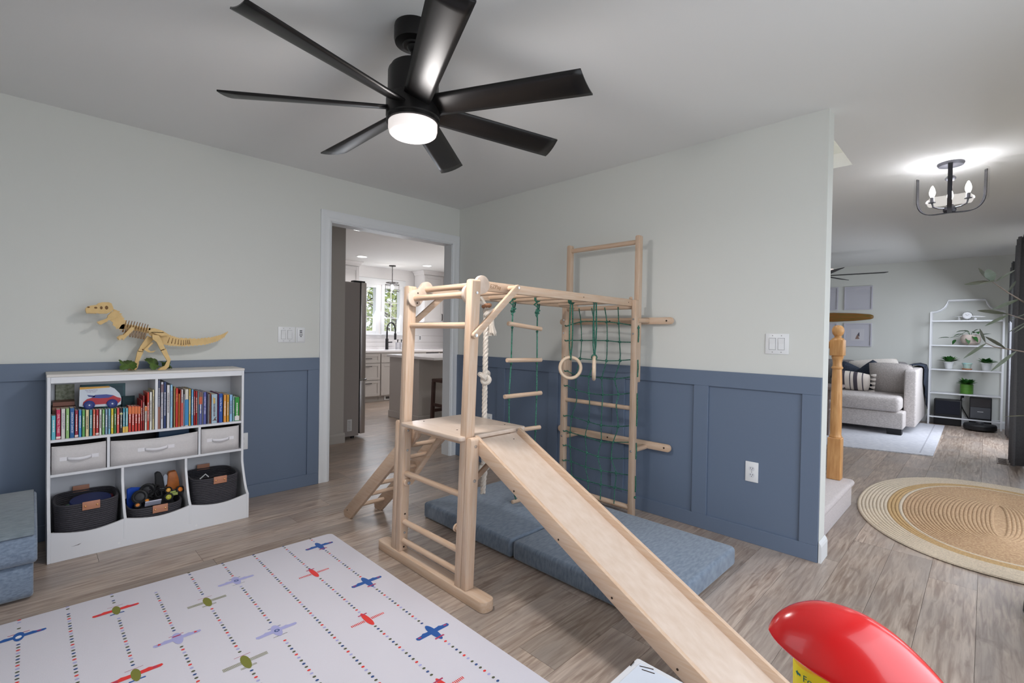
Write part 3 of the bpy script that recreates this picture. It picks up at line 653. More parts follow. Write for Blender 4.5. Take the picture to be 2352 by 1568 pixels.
# ================================================================== BOOKCASE
bk = thing('bookcase', 'low white toy bookcase with books, bins and scalloped front against the wainscot', 'bookcase', (-2.478, -.2, 0))
WM = M['white']
def side(x0, x1, ztop=.94, front_low=True, z0=0.0):
    prof = [(-.020, z0), (-.400, z0), (-.400, .155)]
    for i in range(1, 9): t = i/8; prof.append((-.400+.118*(1-(1-t)**2.0) if 0 else -.400+.118*t**.62, .155+.185*t))
    prof += [(-.280, .36), (-.280, ztop), (-.020, ztop)]
    return MB().prism(prof, 'x', x0, x1)
build('side_panel', side(-2.943, -2.929), WM, bk, bevel=.0015, smooth=25); build('side_panel', side(-2.026, -2.012), WM, bk, bevel=.0015, smooth=25)
build('top_panel', MB().box(-2.945, -2.010, -.284, -.021, .938, .952), mk('bookcase_top_white', C(214, 210, 204), .4), bk, bevel=.0015, smooth=0)
build('top_apron', MB().box(-2.929, -2.026, -.281, -.268, .905, .938), WM, bk, bevel=.001, smooth=0)
build('back_panel', MB().box(-2.929, -2.026, -.028, -.022, .02, .938), WM, bk, smooth=0)
build('shelf', MB().box(-2.929, -2.026, -.280, -.028, .593, .607), WM, bk, bevel=.001, smooth=0)
build('shelf', MB().box(-2.929, -2.026, -.280, -.028, .410, .424), WM, bk, bevel=.001, smooth=0)
build('shelf', MB().box(-2.929, -2.026, -.385, -.028, .030, .044), WM, bk, bevel=.001, smooth=0)
build('divider', MB().box(-2.486, -2.473, -.278, -.028, .607, .938), WM, bk, bevel=.001, smooth=0)
for x in (-2.702, -2.267): build('divider', MB().box(x, x+.013, -.280, -.028, .424, .593), WM, bk, bevel=.001, smooth=0)
for x in (-2.640, -2.337): build('divider', side(x, x+.013, .410, z0=.044), WM, bk, bevel=.0015, smooth=25)
pts = [(-2.929, 0), (-2.026, 0)]
segs_ = [(-2.026, -2.331), (-2.331, -2.634), (-2.634, -2.929)]
for a, c_ in segs_:
    for i in range(0, 13): t = i/12; pts.append((a+(c_-a)*t, .155-.026*sin(pi*t)))
b = MB().prism(pts, 'y', -.399, -.386); build('front_apron', b, WM, bk, bevel=.001, smooth=25)
for x, z in ((-2.66, .026), (-2.30, .026)): build('screw_cap', MB().cyl((x, -.3985, z), (x, -.4002, z), .0055, 14), M['plastw'], bk)
build('scuff', MB().prism([(-2.852, .064), (-2.828, .068), (-2.812, .073), (-2.824, .066)], 'y', -.3994, -.3990), M['hole'], bk, smooth=0)
# ------------------------------------------------------------------ books
BL = [(-2.9265, .0185, .127, (104, 190, 206)), (-2.908, .019, .157, (196, 46, 86)), (-2.889, .018, .159, (214, 210, 206)), (-2.871, .016, .159, (150, 190, 120)), (-2.855, .02, .16, (40, 96, 156)), (-2.835, .015, .146, (158, 48, 72)), (-2.82, .014, .147, (72, 146, 204)), (-2.806, .014, .145, (102, 168, 92)), (-2.792, .016, .144, (222, 206, 158)), (-2.776, .014, .144, (76, 152, 160)), (-2.762, .013, .143, (216, 104, 76)), (-2.749, .014, .141, (186, 52, 54)), (-2.735, .012, .141, (222, 220, 214)), (-2.723, .013, .14, (132, 182, 112)), (-2.71, .013, .14, (134, 160, 186)), (-2.697, .012, .141, (128, 186, 206)), (-2.685, .013, .141, (222, 200, 52)), (-2.672, .012, .141, (72, 132, 72)), (-2.66, .014, .141, (222, 88, 80)), (-2.646, .013, .141, (44, 34, 34)), (-2.633, .012, .139, (58, 152, 176)), (-2.621, .013, .138, (112, 184, 196)), (-2.608, .015, .147, (206, 60, 46)), (-2.593, .014, .146, (206, 60, 46)), (-2.579, .014, .145, (206, 60, 46)), (-2.565, .014, .143, (206, 60, 46)), (-2.551, .009, .178, (178, 34, 34)), (-2.542, .009, .203, (166, 44, 40)), (-2.533, .012, .141, (226, 216, 204)), (-2.522, .011, .221, (214, 66, 40)), (-2.511, .014, .222, (220, 218, 210)), (-2.497, .0105, .234, (218, 206, 160))]
BR = [(-2.471, .013, .29, (74, 82, 108)), (-2.457, .014, .278, (200, 202, 212)), (-2.443, .014, .278, (42, 60, 112)), (-2.428, .017, .258, (214, 212, 214)), (-2.411, .014, .259, (150, 194, 222)), (-2.396, .005, .242, (120, 84, 64)), (-2.391, .007, .244, (208, 194, 122)), (-2.384, .015, .236, (200, 48, 28)), (-2.369, .008, .202, (238, 146, 58)), (-2.361, .006, .222, (198, 62, 52)), (-2.355, .011, .226, (214, 204, 204)), (-2.3435, .007, .197, (192, 192, 206)), (-2.336, .020, .226, (214, 208, 196)), (-2.3155, .011, .226, (214, 184, 88)), (-2.303, .013, .222, (96, 160, 206)), (-2.29, .0098, .212, (176, 32, 36)), (-2.280, .0108, .212, (172, 28, 32)), (-2.269, .0065, .206, (160, 196, 206)), (-2.262, .0185, .206, (92, 100, 156)), (-2.243, .004, .206, (206, 206, 214)), (-2.2385, .018, .202, (84, 90, 158)), (-2.2195, .008, .197, (88, 84, 108)), (-2.211, .0065, .187, (206, 204, 210)), (-2.204, .0085, .19, (158, 84, 60)), (-2.195, .035, .184, (166, 188, 202)), (-2.159, .0058, .189, (128, 44, 112)), (-2.153, .0235, .185, (38, 84, 166)), (-2.127, .0185, .176, (226, 150, 58)), (-2.108, .0145, .175, (222, 158, 44)), (-2.0925, .019, .174, (140, 184, 220)), (-2.073, .0115, .163, (136, 186, 180)), (-2.061, .0275, .155, (48, 148, 58)), (-2.0325, .0055, .15, (210, 200, 168)), (-2.0265+.0, .0, .145, (0, 0, 0))][:-1]
TL = {1: ('ONE, TWO, THREE!', (240, 214, 220)), 2: ('SNUGGLE PUPPY', (132, 116, 150)), 4: ('DINOSAUR DANCE!', (236, 240, 246))}
TR = {4: ('My First Book of Questions', (150, 60, 110)), 20: ('CHRISTMAS * STORIES', (226, 226, 240)), 26: ('Little Blue Truck', (236, 240, 250)), 7: ('I am a Bunny', (246, 190, 120))}
LBL = {0: 'short cyan board book at the far left end of the bookcase shelf', 1: 'crimson board book beside the short cyan one', 2: 'thick white board book beside the crimson one', 3: 'pale green board book between the white and the blue one', 4: 'thick royal blue board book between the pale green and maroon ones', 5: 'maroon board book beside the thick royal blue one', 6: 'sky blue board book beside the maroon one', 7: 'leaf green board book beside the sky blue one', 8: 'cream spined board book beside the leaf green one', 9: 'teal board book under the car book\'s rear wheel side', 10: 'orange board book between the teal and red ones', 11: 'red board book beside the orange one under the car book', 12: 'slim white board book beside the red one under the car book', 13: 'soft green board book beside the slim white one', 14: 'grey blue board book beside the soft green one', 15: 'pale aqua board book beside the yellow one', 16: 'bright yellow board book in the middle of the left row', 17: 'dark green board book beside the bright yellow one', 18: 'coral pink board book between the dark green and black ones', 19: 'black spined board book in the left row', 20: 'teal board book with a yellow foot beside the black one', 21: 'pale aqua board book with a yellow foot', 22: 'orange topped red book, first of the matching four', 23: 'orange topped red book, second of the matching four', 24: 'orange topped red book, third of the matching four', 25: 'orange topped red book, last of the matching four', 26: 'thin dark red book right of the orange topped four', 27: 'thin tall brick red book behind the short white spined one', 28: 'short white spined book among thin red ones', 29: 'tall vermilion book beside the tall white one', 30: 'tall white book near the bookcase divider, left side', 31: 'tall cream book touching the left side of the divider'}
LBR = {0: 'tallest slate grey book touching the right side of the divider', 1: 'tall pale grey book with a dark label near the divider', 2: 'tall navy book with white title', 3: 'tall white book between the navy and light blue ones', 4: 'tall light blue book with purple title', 5: 'thin brown book beside the tall light blue one', 6: 'thin straw yellow book left of the bright red one', 7: 'bright red book with yellow title in the right row', 8: 'slim orange book beside the bright red one', 9: 'slim red book right of the slim orange one', 10: 'white and pink book beside the slim red one', 11: 'thin lilac grey book left of the white and blue one', 12: 'wide cream book with blue lower half', 13: 'ochre yellow book right of the cream and blue one', 14: 'mid blue book left of the dark red pair', 15: 'dark red book, left one of the pair', 16: 'dark red book, right one of the pair', 17: 'thin aqua book right of the dark red pair', 18: 'periwinkle book with an orange upper part', 19: 'very thin pale grey book left of the wide violet one', 20: 'wide violet blue book with a pale title', 21: 'thin grey violet patterned book', 22: 'thin white book left of the thin rust one', 23: 'thin rust brown book left of the wide grey blue one', 24: 'widest book, grey blue spine with a bird drawing', 25: 'thin purple book beside the blue truck one', 26: 'deep blue book titled with a blue truck', 27: 'orange book with pale title in the right row', 28: 'amber yellow book beside the orange one', 29: 'light sky blue book near the right end of the shelf', 30: 'pale sea green book left of the green and white one', 31: 'green book with a white foot at the right end', 32: 'thin straw coloured book against the right side panel'}
bkm = {}
def cmat(c):
    if c not in bkm: bkm[c] = mk('cover_%d_%d_%d' % c, C(*c), .4)
    return bkm[c]
PAGES = mk('book_pages', C(226, 218, 200), .8)
def book(x, w, h, col, lab, grp, title, k, z0=.607, yf=-.2615, depth=.16):
    dp = depth*(.92+.12*((k*37) % 10)/10); g = .0004
    t = thing('book', lab, 'book', (x+w/2, yf+dp/2, z0), grp)
    t_ = min(.0016, w*.22); mb = MB().box(x+g, x+w-g, yf, yf+t_, z0, z0+h).box(x+g, x+g+t_, yf, yf+dp, z0, z0+h).box(x+w-g-t_, x+w-g, yf, yf+dp, z0, z0+h)
    build('cover', mb, cmat(col), t, smooth=0)
    build('page_block', MB().box(x+g+t_, x+w-g-t_, yf+t_, yf+dp-.004, z0+.002, z0+h-.002), PAGES, t, smooth=0)
    f = yf-.0003
    if title:
        tx, tc = title; size = min(w*.62, .013)
        m_ = text_mb(tx, size, (x+w/2-size*.32, yf, z0+h*.86), (0, 0, -1), (1, 0, 0), .0004)
        ext = max(v[2] for v in m_.v)-min(v[2] for v in m_.v); sc = min(1.0, h*.74/ext); top = z0+h*.86
        m_.xf(lambda p: V((p.x, yf-.0004, top-(top-p.z)*sc)))
        build('title', m_, cmat(tc), t, smooth=0, recalc=False)
    elif w > .0085:
        rr = random.Random(k*13+5); lum = sum(col)/3; tc = (236, 232, 226) if lum < 170 else (110, 96, 100); mb = MB(); z = z0+h*rr.uniform(.72, .86); zend = z0+h*rr.uniform(.22, .38)
        while z > zend:
            L = rr.uniform(.003, .007); ww = w*rr.uniform(.22, .34); mb.box(x+w/2-ww/2, x+w/2+ww/2, f, yf, z-L, z); z -= L+rr.uniform(.0012, .003)
        if mb.v: build('title_marks', mb, cmat(tc), t, smooth=0)
    return t
for k, (x, w, h, col) in enumerate(BL):
    t = book(x, w, h, col, LBL[k], 'board books in the left half of the top shelf', TL.get(k), k, depth=.085 if k < 26 else .15)
    bx = lambda a, b_, c_, nm='spine_band': build(nm, MB().box(x+.0006, x+w-.0006, -.2619, -.2613, .607+h*a, .607+h*b_), cmat(c_), t, smooth=0)
    if k in (20, 21): bx(0, .24, (226, 184, 84))
    if k in (22, 23, 24, 25): bx(.70, .985, (222, 116, 60))
    if k in (1, 5, 11): bx(.02, .09, (236, 220, 214))
    if k in (19,): bx(.74, .80, (210, 206, 140))
    if k in (28,): bx(.80, .98, (222, 130, 70)); 
for k, (x, w, h, col) in enumerate(BR):
    t = book(x, w, h, col, LBR[k], 'books in the right half of the top shelf', TR.get(k), k+50, depth=.19)
    bx = lambda a, b_, c_, nm='spine_band': build(nm, MB().box(x+.0006, x+w-.0006, -.2619, -.2613, .607+h*a, .607+h*b_), cmat(c_), t, smooth=0)
    if k == 12: bx(.02, .72, (54, 136, 190))
    if k == 31: bx(.02, .21, (226, 222, 220))
    if k == 18: bx(.62, .84, (196, 92, 60)); bx(.84, .99, (122, 92, 80))
    if k == 0: bx(.0, .45, (152, 102, 88))
    if k == 1: bx(.78, .95, (120, 96, 104))
    if k == 10: bx(.02, .64, (206, 92, 86))
    if k == 24:
        mb = MB().prism([(x+.004, .622), (x+.014, .628), (x+.020, .640), (x+.030, .648), (x+.024, .634), (x+.032, .622), (x+.018, .624)], 'y', -.2620, -.2613); build('bird_print', mb, cmat((92, 70, 66)), t, smooth=0)
        mb = MB().prism([(x+.012, .73), (x+.022, .735), (x+.020, .765), (x+.010, .775)], 'y', -.2620, -.2613); build('spine_print', mb, cmat((206, 170, 92)), t, smooth=0)
# lying books and the car shaped book on top of the left row
def lying(x0, x1, y0, y1, z0, z1, col, lab):
    t = thing('book', lab, 'book', ((x0+x1)/2, (y0+y1)/2, z0), 'books lying behind the board book row')
    build('cover', MB().box(x0, x1, y0, y1, z0, z0+.0015).box(x0, x1, y0, y1, z1-.0015, z1).box(x0, x1, y0, y0+.0015, z0, z1), cmat(col), t, smooth=0)
    build('page_block', MB().box(x0+.002, x1-.002, y0+.0015, y1-.002, z0+.0015, z1-.0015), PAGES, t, smooth=0)
ZB = .607
lying(-2.922, -2.835, -.165, -.045, ZB, ZB+.10, (132, 100, 84), 'brown boxed book standing behind the cyan board book')
lying(-2.920, -2.826, -.160, -.050, ZB+.1005, ZB+.160, (150, 112, 92), 'tan book on top of the brown one in the left corner')
lying(-2.918, -2.83, -.155, -.055, ZB+.161, ZB+.186, (128, 82, 66), 'reddish brown book, topmost of the left corner pile')
def cover_book(x0, x1, y, z0, z1, th, col, lab, extra=None, z=ZB):
    t = thing('book', lab, 'book', ((x0+x1)/2, y, z0), 'books leaning at the back of the top shelf')
    build('cover', MB().box(x0, x1, y, y+.002, z0, z1).box(x0, x1, y+th-.002, y+th, z0, z1).box(x0, x0+.002, y, y+th, z0, z1), col, t, smooth=0)
    build('page_block', MB().box(x0+.002, x1-.002, y+.002, y+th-.002, z0+.002, z1-.002), PAGES, t, smooth=0)
    if extra: extra(t)
cover_book(-2.906, -2.826, -.044, ZB, ZB+.270, .012, mk('cover_leafy', C(112, 122, 92), .5, noise=(60, .5, (1, 1, 1), C(190, 192, 170))), 'book with a mottled green and white animal cover at the back left')
cover_book(-2.80, -2.598, -.043, ZB, ZB+.262, .012, cmat((66, 112, 120)), 'large teal picture book at the back of the shelf behind the car book', lambda t: build('cover_print', MB().box(-2.70, -2.61, -.0436, -.043, ZB+.19, ZB+.25), cmat((56, 92, 104)), t, smooth=0))
cover_book(-2.618, -2.556, -.075, ZB, ZB+.186, .012, mk('cover_dark_teal', C(24, 66, 74), .5, noise=(30, .4, (1, 1, 6))), 'small dark teal book behind the orange topped four')
# board book cut to a car's outline
cb = thing('car_book', 'car-shaped board book, red and blue, standing on top of the left row', 'book', (-2.72, -.215, ZB+.142))
YC = -.214
outl = [(-2.815, .768), (-2.813, .873), (-2.690, .872), (-2.664, .856), (-2.643, .828), (-2.634, .800), (-2.636, .764), (-2.655, .757), (-2.79, .760)]
build('cover', MB().prism(outl, 'y', YC, YC+.016), cmat((206, 214, 224)), cb, smooth=0)
build('cover_stripe', MB().prism([(-2.8131, .873), (-2.690, .872), (-2.683, .864), (-2.8133, .860)], 'y', YC-.0006, YC), cmat((220, 166, 70)), cb, smooth=0)
build('car_body_print', MB().prism([(-2.800, .772), (-2.798, .790), (-2.782, .806), (-2.758, .812), (-2.742, .818), (-2.736, .812), (-2.700, .810), (-2.668, .817), (-2.652, .806), (-2.636, .800), (-2.637, .784), (-2.648, .772)], 'y', YC-.0010, YC), cmat((176, 44, 56)), cb, smooth=0)
build('car_trim_print', MB().prism([(-2.765, .812), (-2.748, .826), (-2.700, .826), (-2.668, .818), (-2.690, .806), (-2.730, .806)], 'y', YC-.0014, YC), cmat((64, 76, 148)), cb, smooth=0)
build('car_trim_print', MB().prism([(-2.782, .828), (-2.748, .822), (-2.752, .814), (-2.776, .818)], 'y', YC-.0014, YC), cmat((52, 70, 136)), cb, smooth=0)
for tx, x_, z_ in (('The Great Food', -2.792, .851), ('Truck Caper', -2.785, .842)): build('title', text_mb(tx, .0088, (x_, YC-.0002, z_), (1, 0, 0), (0, 0, 1), .0006, .92), cmat((120, 96, 130)), cb, smooth=0, recalc=False)
for x in (-2.7735, -2.6755):
    w_ = build('wheel', MB().lathe([(.0, -.012), (.018, -.012), (.024, -.008), (.024, .006), (.0, .006)], (x, YC-.004, .7725), 28, 'y'), cmat((44, 60, 132)), cb)
    build('hub', MB().lathe([(0, -.0035), (.004, -.002), (.0045, 0)], (x, YC-.016, .7725), 14, 'y'), cmat((226, 228, 236)), cb)
    build('wheel_ring', MB().torus((x, YC-.0158, .7725), .015, .0012, (0, 1, 0), 24, 6), cmat((30, 40, 96)), cb)
# ------------------------------------------------------------------ fabric bins
def fbin(x0, x1, z1, lab, yf=-.272, sag=.006, skew=0):
    t = thing('fabric_bin', lab, 'storage bin', ((x0+x1)/2, -.15, .424), 'fabric bins in the middle row')
    z0 = .4245; th = .004; yb = -.04
    n = 9; vs = []
    mb = MB()
    for i in range(n):
        u = i/(n-1); x = x0+(x1-x0)*u
        for j in range(4):
            v = j/3; zt = z1-sag*sin(pi*u); bul = .004*sin(pi*u)*sin(pi*v)
            vs.append((x, yf-bul, z0+(zt-z0)*v))
    mb.grid(vs, n, 4)
    build('front_panel', mb, M['binfab'], t, smooth=60, recalc=False).modifiers.new('thickness', 'SOLIDIFY').thickness = th
    build('side_panel', MB().box(x0, x0+th, yf+.003, yb, z0, z1).box(x1-th, x1, yf+.003, yb, z0, z1).box(x0, x1, yb-th, yb, z0, z1).box(x0, x1, yf+.003, yb, z0, z0+th), M['binside'], t, smooth=0)
    build('top_hem', MB().tube([(x0+(x1-x0)*i/8, yf-.0025, z1-.003-sag*sin(pi*i/8)) for i in range(9)], .0032, 6), M['binfab'], t)
    cx = (x0+x1)/2; hw = min(.088, (x1-x0)*.36); zc = z0+(z1-z0)*.52
    pts = []
    for i in range(15):
        u = i/14; pts.append((cx-hw*.62+hw*1.24*u, -.005-.018*sin(pi*u)**.7, -.004*sin(pi*u)))
    mb = MB(); vs = []
    for (x, dy, dz) in pts: vs += [(x, yf+dy-.002, zc+dz-.0085), (x, yf+dy-.002, zc+dz+.0085)]
    mb.grid(vs, 15, 2)
    mb.box(cx-hw, cx-hw*.6, yf-.0075, yf-.004, zc-.010, zc+.010); mb.box(cx+hw*.6, cx+hw, yf-.0075, yf-.004, zc-.010, zc+.010)
    o = build('handle', mb, M['webbing'], t, smooth=50, recalc=False); o.modifiers.new('thickness', 'SOLIDIFY').thickness = .0018
    return t
fbin(-2.925, -2.706, .572, 'grey linen bin in the left cubby of the middle row', sag=.004)
fbin(-2.686, -2.270, .568, 'widest grey linen bin in the centre cubby, sagging at the front', sag=.012)
fbin(-2.250, -2.040, .578, 'smallest grey linen bin in the right cubby of the middle row', sag=.003)
t = thing('picture_book', 'dark blue book poking out of the widest linen bin', 'book', (-2.36, -.16, .43)); build('cover', MB().box(-2.455, -2.30, -.20, -.10, .43, .588), cmat((34, 66, 96)), t, bevel=.002, smooth=0)
# ------------------------------------------------------------------ coiled rope baskets
def basket(cx, cy, hx, hy, z0, z1, lab, dz=0.0):
    t = thing('rope_basket', lab, 'basket', (cx, cy, z0), 'dark rope baskets on the lowest shelf')
    nr = max(6, int((z1-z0)/.0105)); n = 44; mb = MB()
    def ringpts(s, z, dz=0):
        out = []
        for j in range(n):
            a = 2*pi*j/n; ca, sa = cos(a), sin(a); e = .55
            x = hx*s*math.copysign(abs(ca)**e, ca); y = hy*s*math.copysign(abs(sa)**e, sa); out.append(V((cx+x, cy+y, z+dz*ca*ca)))
        return out
    for i in range(nr):
        u = i/(nr-1); s = .90+.10*u**.6; mb.tube(ringpts(s, z0+.006+(z1-z0-.012)*u, dz*u), .0062, 5, closed=True)
    build('coil_wall', mb, M['ropedark'], t, smooth=60)
    mb = MB(); pts = ringpts(.9, z0+.003); mb.add([tuple(p) for p in pts], [tuple(range(n))]); build('base', mb, M['ropedark'], t, smooth=0)
    for s_ in (-1, 1):
        y = cy+s_*(hy+.006); w = .036; hz = .016
        if s_ < 0:
            h = build('handle', MB().box(cx-w+.012, cx+w+.012, y-.004, y, z1-.038, z1+.006), M['leather'], t, bevel=.0015, segs=2)
            for q in (-.024, .024): build('rivet', MB().lathe([(0, -.0035), (.004, -.002), (.005, 0)], (cx+.012+q, y-.004, z1-.018), 14, 'y'), M['brass'], h)
        else:
            h = build('handle', MB().box(cx-w-.012, cx+w-.012, cy+hy-.004, cy+hy, z1-.018, z1+.024), M['leather'], t, bevel=.0015, segs=2)
    return t
B1 = basket(-2.785, -.215, .130, .150, .045, .272, 'tallest dark rope basket with tan handles in the left lower cubby')
B2 = basket(-2.484, -.215, .128, .150, .045, .180, 'low dark rope basket heaped with toy parts in the centre lower cubby')
B3 = basket(-2.180, -.215, .128, .150, .045, .285, 'dark rope basket in the right lower cubby')
# toys in the baskets
def toy(name, lab, cat, mb, m, loc, grp=None, **k):
    o = build(name, mb, m, None, loc=loc, **k); return tag(o, lab, cat, grp)
toy('toy_disc', 'dark blue plastic disc lying in the left rope basket', 'toy', MB().lathe([(0, 0), (.086, 0), (.09, .006), (.086, .012), (0, .012)], (0, 0, 0), 30).mat(Matrix.Translation((-2.765, -.215, .238)) @ Matrix.Rotation(.12, 4, 'X')), cmat((28, 42, 96)), (-2.765, -.215, .238))
toy('toy_disc', 'green plastic disc lying under the blue one in the left basket', 'toy', MB().lathe([(0, 0), (.062, 0), (.065, .005), (.062, .010), (0, .010)], (0, 0, 0), 30).mat(Matrix.Translation((-2.815, -.245, .222)) @ Matrix.Rotation(.05, 4, 'X')), cmat((44, 120, 70)), (-2.815, -.245, .222))
toy('toy_block', 'red toy bit at the right rim of the left rope basket', 'toy', MB().prism(rrect(-2.70, -2.665, -.21, -.16, .008), 'z', .215, .245), cmat((112, 30, 40)), (-2.68, -.185, .215), bevel=.003)
toy('toy_bag', 'blue plastic bag sheet behind the wheels in the centre basket', 'bag', MB().prism([(-2.605, .10), (-2.606, .262), (-2.585, .268), (-2.53, .258), (-2.52, .10)], 'y', -.205, -.188), cmat((22, 72, 176)), (-2.57, -.2, .1), bevel=.004)
def wheel(c_, nrm, R, w, lab, hub=None):
    q = V(nrm).to_track_quat('Z', 'Y').to_matrix().to_4x4(); mtx = Matrix.Translation(c_) @ q
    t = thing('toy_roller', lab, 'toy wheel', c_, 'toy wheels in the centre basket')
    build('tyre', MB().lathe([(R*.62, -w*.4), (R*.75, -w*.5), (R*.95, -w*.4), (R, 0), (R*.95, w*.4), (R*.75, w*.5), (R*.62, w*.4)], (0, 0, 0), 26, caps=False).mat(mtx), M['blackm'], t)
    build('hub', MB().lathe([(0, w*.30), (R*.3, w*.34), (R*.62, w*.18), (R*.64, -w*.3), (0, -w*.3)], (0, 0, 0), 20).mat(mtx), cmat(hub) if hub else mk('tyre_grey_rim', C(52, 52, 56), .5), t)
wheel((-2.553, -.265, .222), (-.25, -.9, .25), .040, .030, 'large black toy wheel in front of the blue bag')
wheel((-2.512, -.232, .242), (-.35, -.8, .2), .042, .030, 'large black toy wheel leaning behind the front one')
wheel((-2.418, -.285, .196), (-.1, -.95, .25), .024, .022, 'small toy wheel with a lime hub at the basket front', (188, 186, 70))
wheel((-2.413, -.245, .226), (-.05, -.9, .4), .020, .020, 'small toy wheel with an amber hub above the lime one', (226, 166, 70))
wheel((-2.357, -.26, .222), (.2, -.9, .35), .022, .022, 'small toy wheel with an orange hub at the right rim', (226, 126, 40))
wheel((-2.523, -.293, .200), (0, -.7, .7), .016, .014, 'tiny toy wheel with an orange hub below the big wheels', (226, 140, 50))
wheel((-2.567, -.303, .186), (-.2, -.7, .6), .017, .014, 'tiny toy wheel with an orange hub at the left rim', (216, 130, 60))
t = thing('toy_axle', 'lime green toy axle between the small orange wheels', 'toy', (-2.39, -.26, .2)); build('rod', MB().cyl((-2.408, -.262, .214), (-2.362, -.255, .216), .0055, 10).box(-2.40, -2.37, -.274, -.262, .196, .212), cmat((156, 168, 92)), t, bevel=.001)
t = thing('card_pack', 'purple and light blue picture card pack at the basket front', 'cards', (-2.50, -.31, .18))
mt = Matrix.Translation((-2.498, -.317, .188)) @ Matrix.Rotation(-.9, 4, 'X')
build('pack', MB().box(-.038, .038, -.019, .019, -.003, .003).mat(mt), cmat((206, 206, 224)), t, smooth=0)
build('card_print', MB().box(-.036, .004, -.012, .018, .003, .0035).mat(mt), cmat((150, 92, 140)), t, smooth=0); build('card_print', MB().box(.006, .036, -.012, .018, .003, .0035).mat(mt), cmat((96, 170, 220)), t, smooth=0); build('card_print', MB().box(-.022, .000, -.008, .010, .0035, .004).mat(mt), cmat((222, 180, 160)), t, smooth=0)
for k in range(9):
    rr = random.Random(k+40); c_ = (-2.485+rr.uniform(-.03, .05), -.235+rr.uniform(-.03, .035), .225+rr.uniform(-.02, .04)); q = Matrix.Translation(c_) @ Matrix.Rotation(rr.uniform(0, 3), 4, 'Z') @ Matrix.Rotation(rr.uniform(.3, 1.6), 4, 'X')
    mb = MB().torus((0, 0, 0), .021, .004, (0, 0, 1), 22, 6)
    for a in range(10): t_ = 2*pi*a/10; mb.box(.023*cos(t_)-.003, .023*cos(t_)+.003, .023*sin(t_)-.003, .023*sin(t_)+.003, -.004, .004)
    toy('toy_gear', 'black toy track link tangled in the pile of the centre basket', 'toy part', mb.mat(q), M['blackm'], c_, 'black toy links in the centre basket')
t = thing('toy_launcher', 'black plastic toy ramp piece sticking up from the centre basket', 'toy', (-2.45, -.2, .25)); build('shell', MB().prism([(-2.470, .235), (-2.474, .330), (-2.462, .338), (-2.446, .332), (-2.436, .30), (-2.428, .24)], 'y', -.215, -.185), M['blackm'], t, bevel=.003)
t = thing('toy_truck', 'orange brown toy truck shell standing at the right of the centre basket', 'toy', (-2.385, -.2, .22)); build('shell', MB().prism([(-2.420, .215), (-2.412, .322), (-2.404, .330), (-2.372, .332), (-2.360, .29), (-2.352, .225)], 'y', -.235, -.19), mk('toy_orange_brown', C(172, 98, 40), .45, noise=(30, .3)), t, bevel=.004, segs=2)
t = thing('toy_windscreen', 'clear grey plastic toy piece beside the orange truck shell', 'toy', (-2.42, -.215, .25)); build('shell', MB().prism([(-2.428, .248), (-2.436, .310), (-2.424, .322), (-2.414, .312), (-2.408, .262)], 'y', -.226, -.214), cmat((160, 168, 180)), t, bevel=.003)
t = thing('toy_rod', 'white plastic toy rod in the right rope basket', 'toy', (-2.22, -.22, .25)); build('rod', MB().tube([(-2.25, -.25, .262), (-2.225, -.27, .292), (-2.205, -.255, .268)], .004, 6), M['plastw'], t)
toy('toy_block', 'black toy bulk filling the right rope basket', 'toy', MB().prism(rrect(-2.28, -2.09, -.32, -.1, .05), 'z', .06, .225), M['blackm'], (-2.18, -.21, .06), bevel=.012, segs=2)
toy('toy_block', 'black toy bulk under the links of the centre basket', 'toy', MB().prism(rrect(-2.58, -2.385, -.32, -.1, .05), 'z', .06, .170), M['blackm'], (-2.48, -.21, .06), bevel=.015, segs=2)
toy('toy_block', 'dark toy bulk at the bottom of the left rope basket', 'toy', MB().prism(rrect(-2.89, -2.68, -.32, -.1, .05), 'z', .06, .210), M['blackm'], (-2.78, -.21, .06), bevel=.015, segs=2)
# ------------------------------------------------------------------ dinosaur skeleton puzzle
dn = thing('dinosaur_skeleton', 'laser-cut plywood dinosaur skeleton walking left on top of the bookcase', 'dinosaur model', (-2.48, -.14, .952))
DM = M['dino']; YD = -.14
def ply(nm, poly, y, th=.004, m=None, par=dn): return build(nm, MB().prism(poly, 'y', y-th/2, y+th/2), m or DM, par, smooth=0)
def toothed(poly_top, step=.011, h=.007): return poly_top
sk = [(-2.787, 1.307), (-2.78, 1.319), (-2.766, 1.326), (-2.74, 1.332), (-2.732, 1.342), (-2.717, 1.348), (-2.688, 1.35), (-2.675, 1.344), (-2.669, 1.325), (-2.666, 1.315), (-2.67, 1.303), (-2.679, 1.293), (-2.696, 1.284), (-2.723, 1.282), (-2.736, 1.285)]
for i in range(7): x = -2.740-.0062*i; sk += [(x, 1.2865), (x-.003, 1.2795)]
sk += [(-2.785, 1.29)]
for s_ in (-1, 1):
    ply('skull_plate', sk, YD+s_*.014)
    for ex, ez, rx, rz_ in ((-2.775, 1.3165, .0055, .0045), (-2.744, 1.315, .007, .0055), (-2.720, 1.316, .006, .009), (-2.697, 1.318, .0075, .011)):
        build('eye_socket', MB().prism([(ex+rx*cos(2*pi*k/14), ez+rz_*sin(2*pi*k/14)) for k in range(14)], 'y', YD+s_*.0162, YD+s_*.0167), M['burnt'], dn, smooth=0)
    build('jaw_plate', MB().prism([(-2.738, 1.235), (-2.702, 1.252), (-2.693, 1.26), (-2.691, 1.273), (-2.673, 1.297), (-2.655, 1.304), (-2.641, 1.283), (-2.643, 1.273), (-2.667, 1.253), (-2.69, 1.245), (-2.693, 1.239), (-2.722, 1.219), (-2.731, 1.224)], 'y', YD+s_*.011-.002, YD+s_*.011+.002), DM, dn, smooth=0)
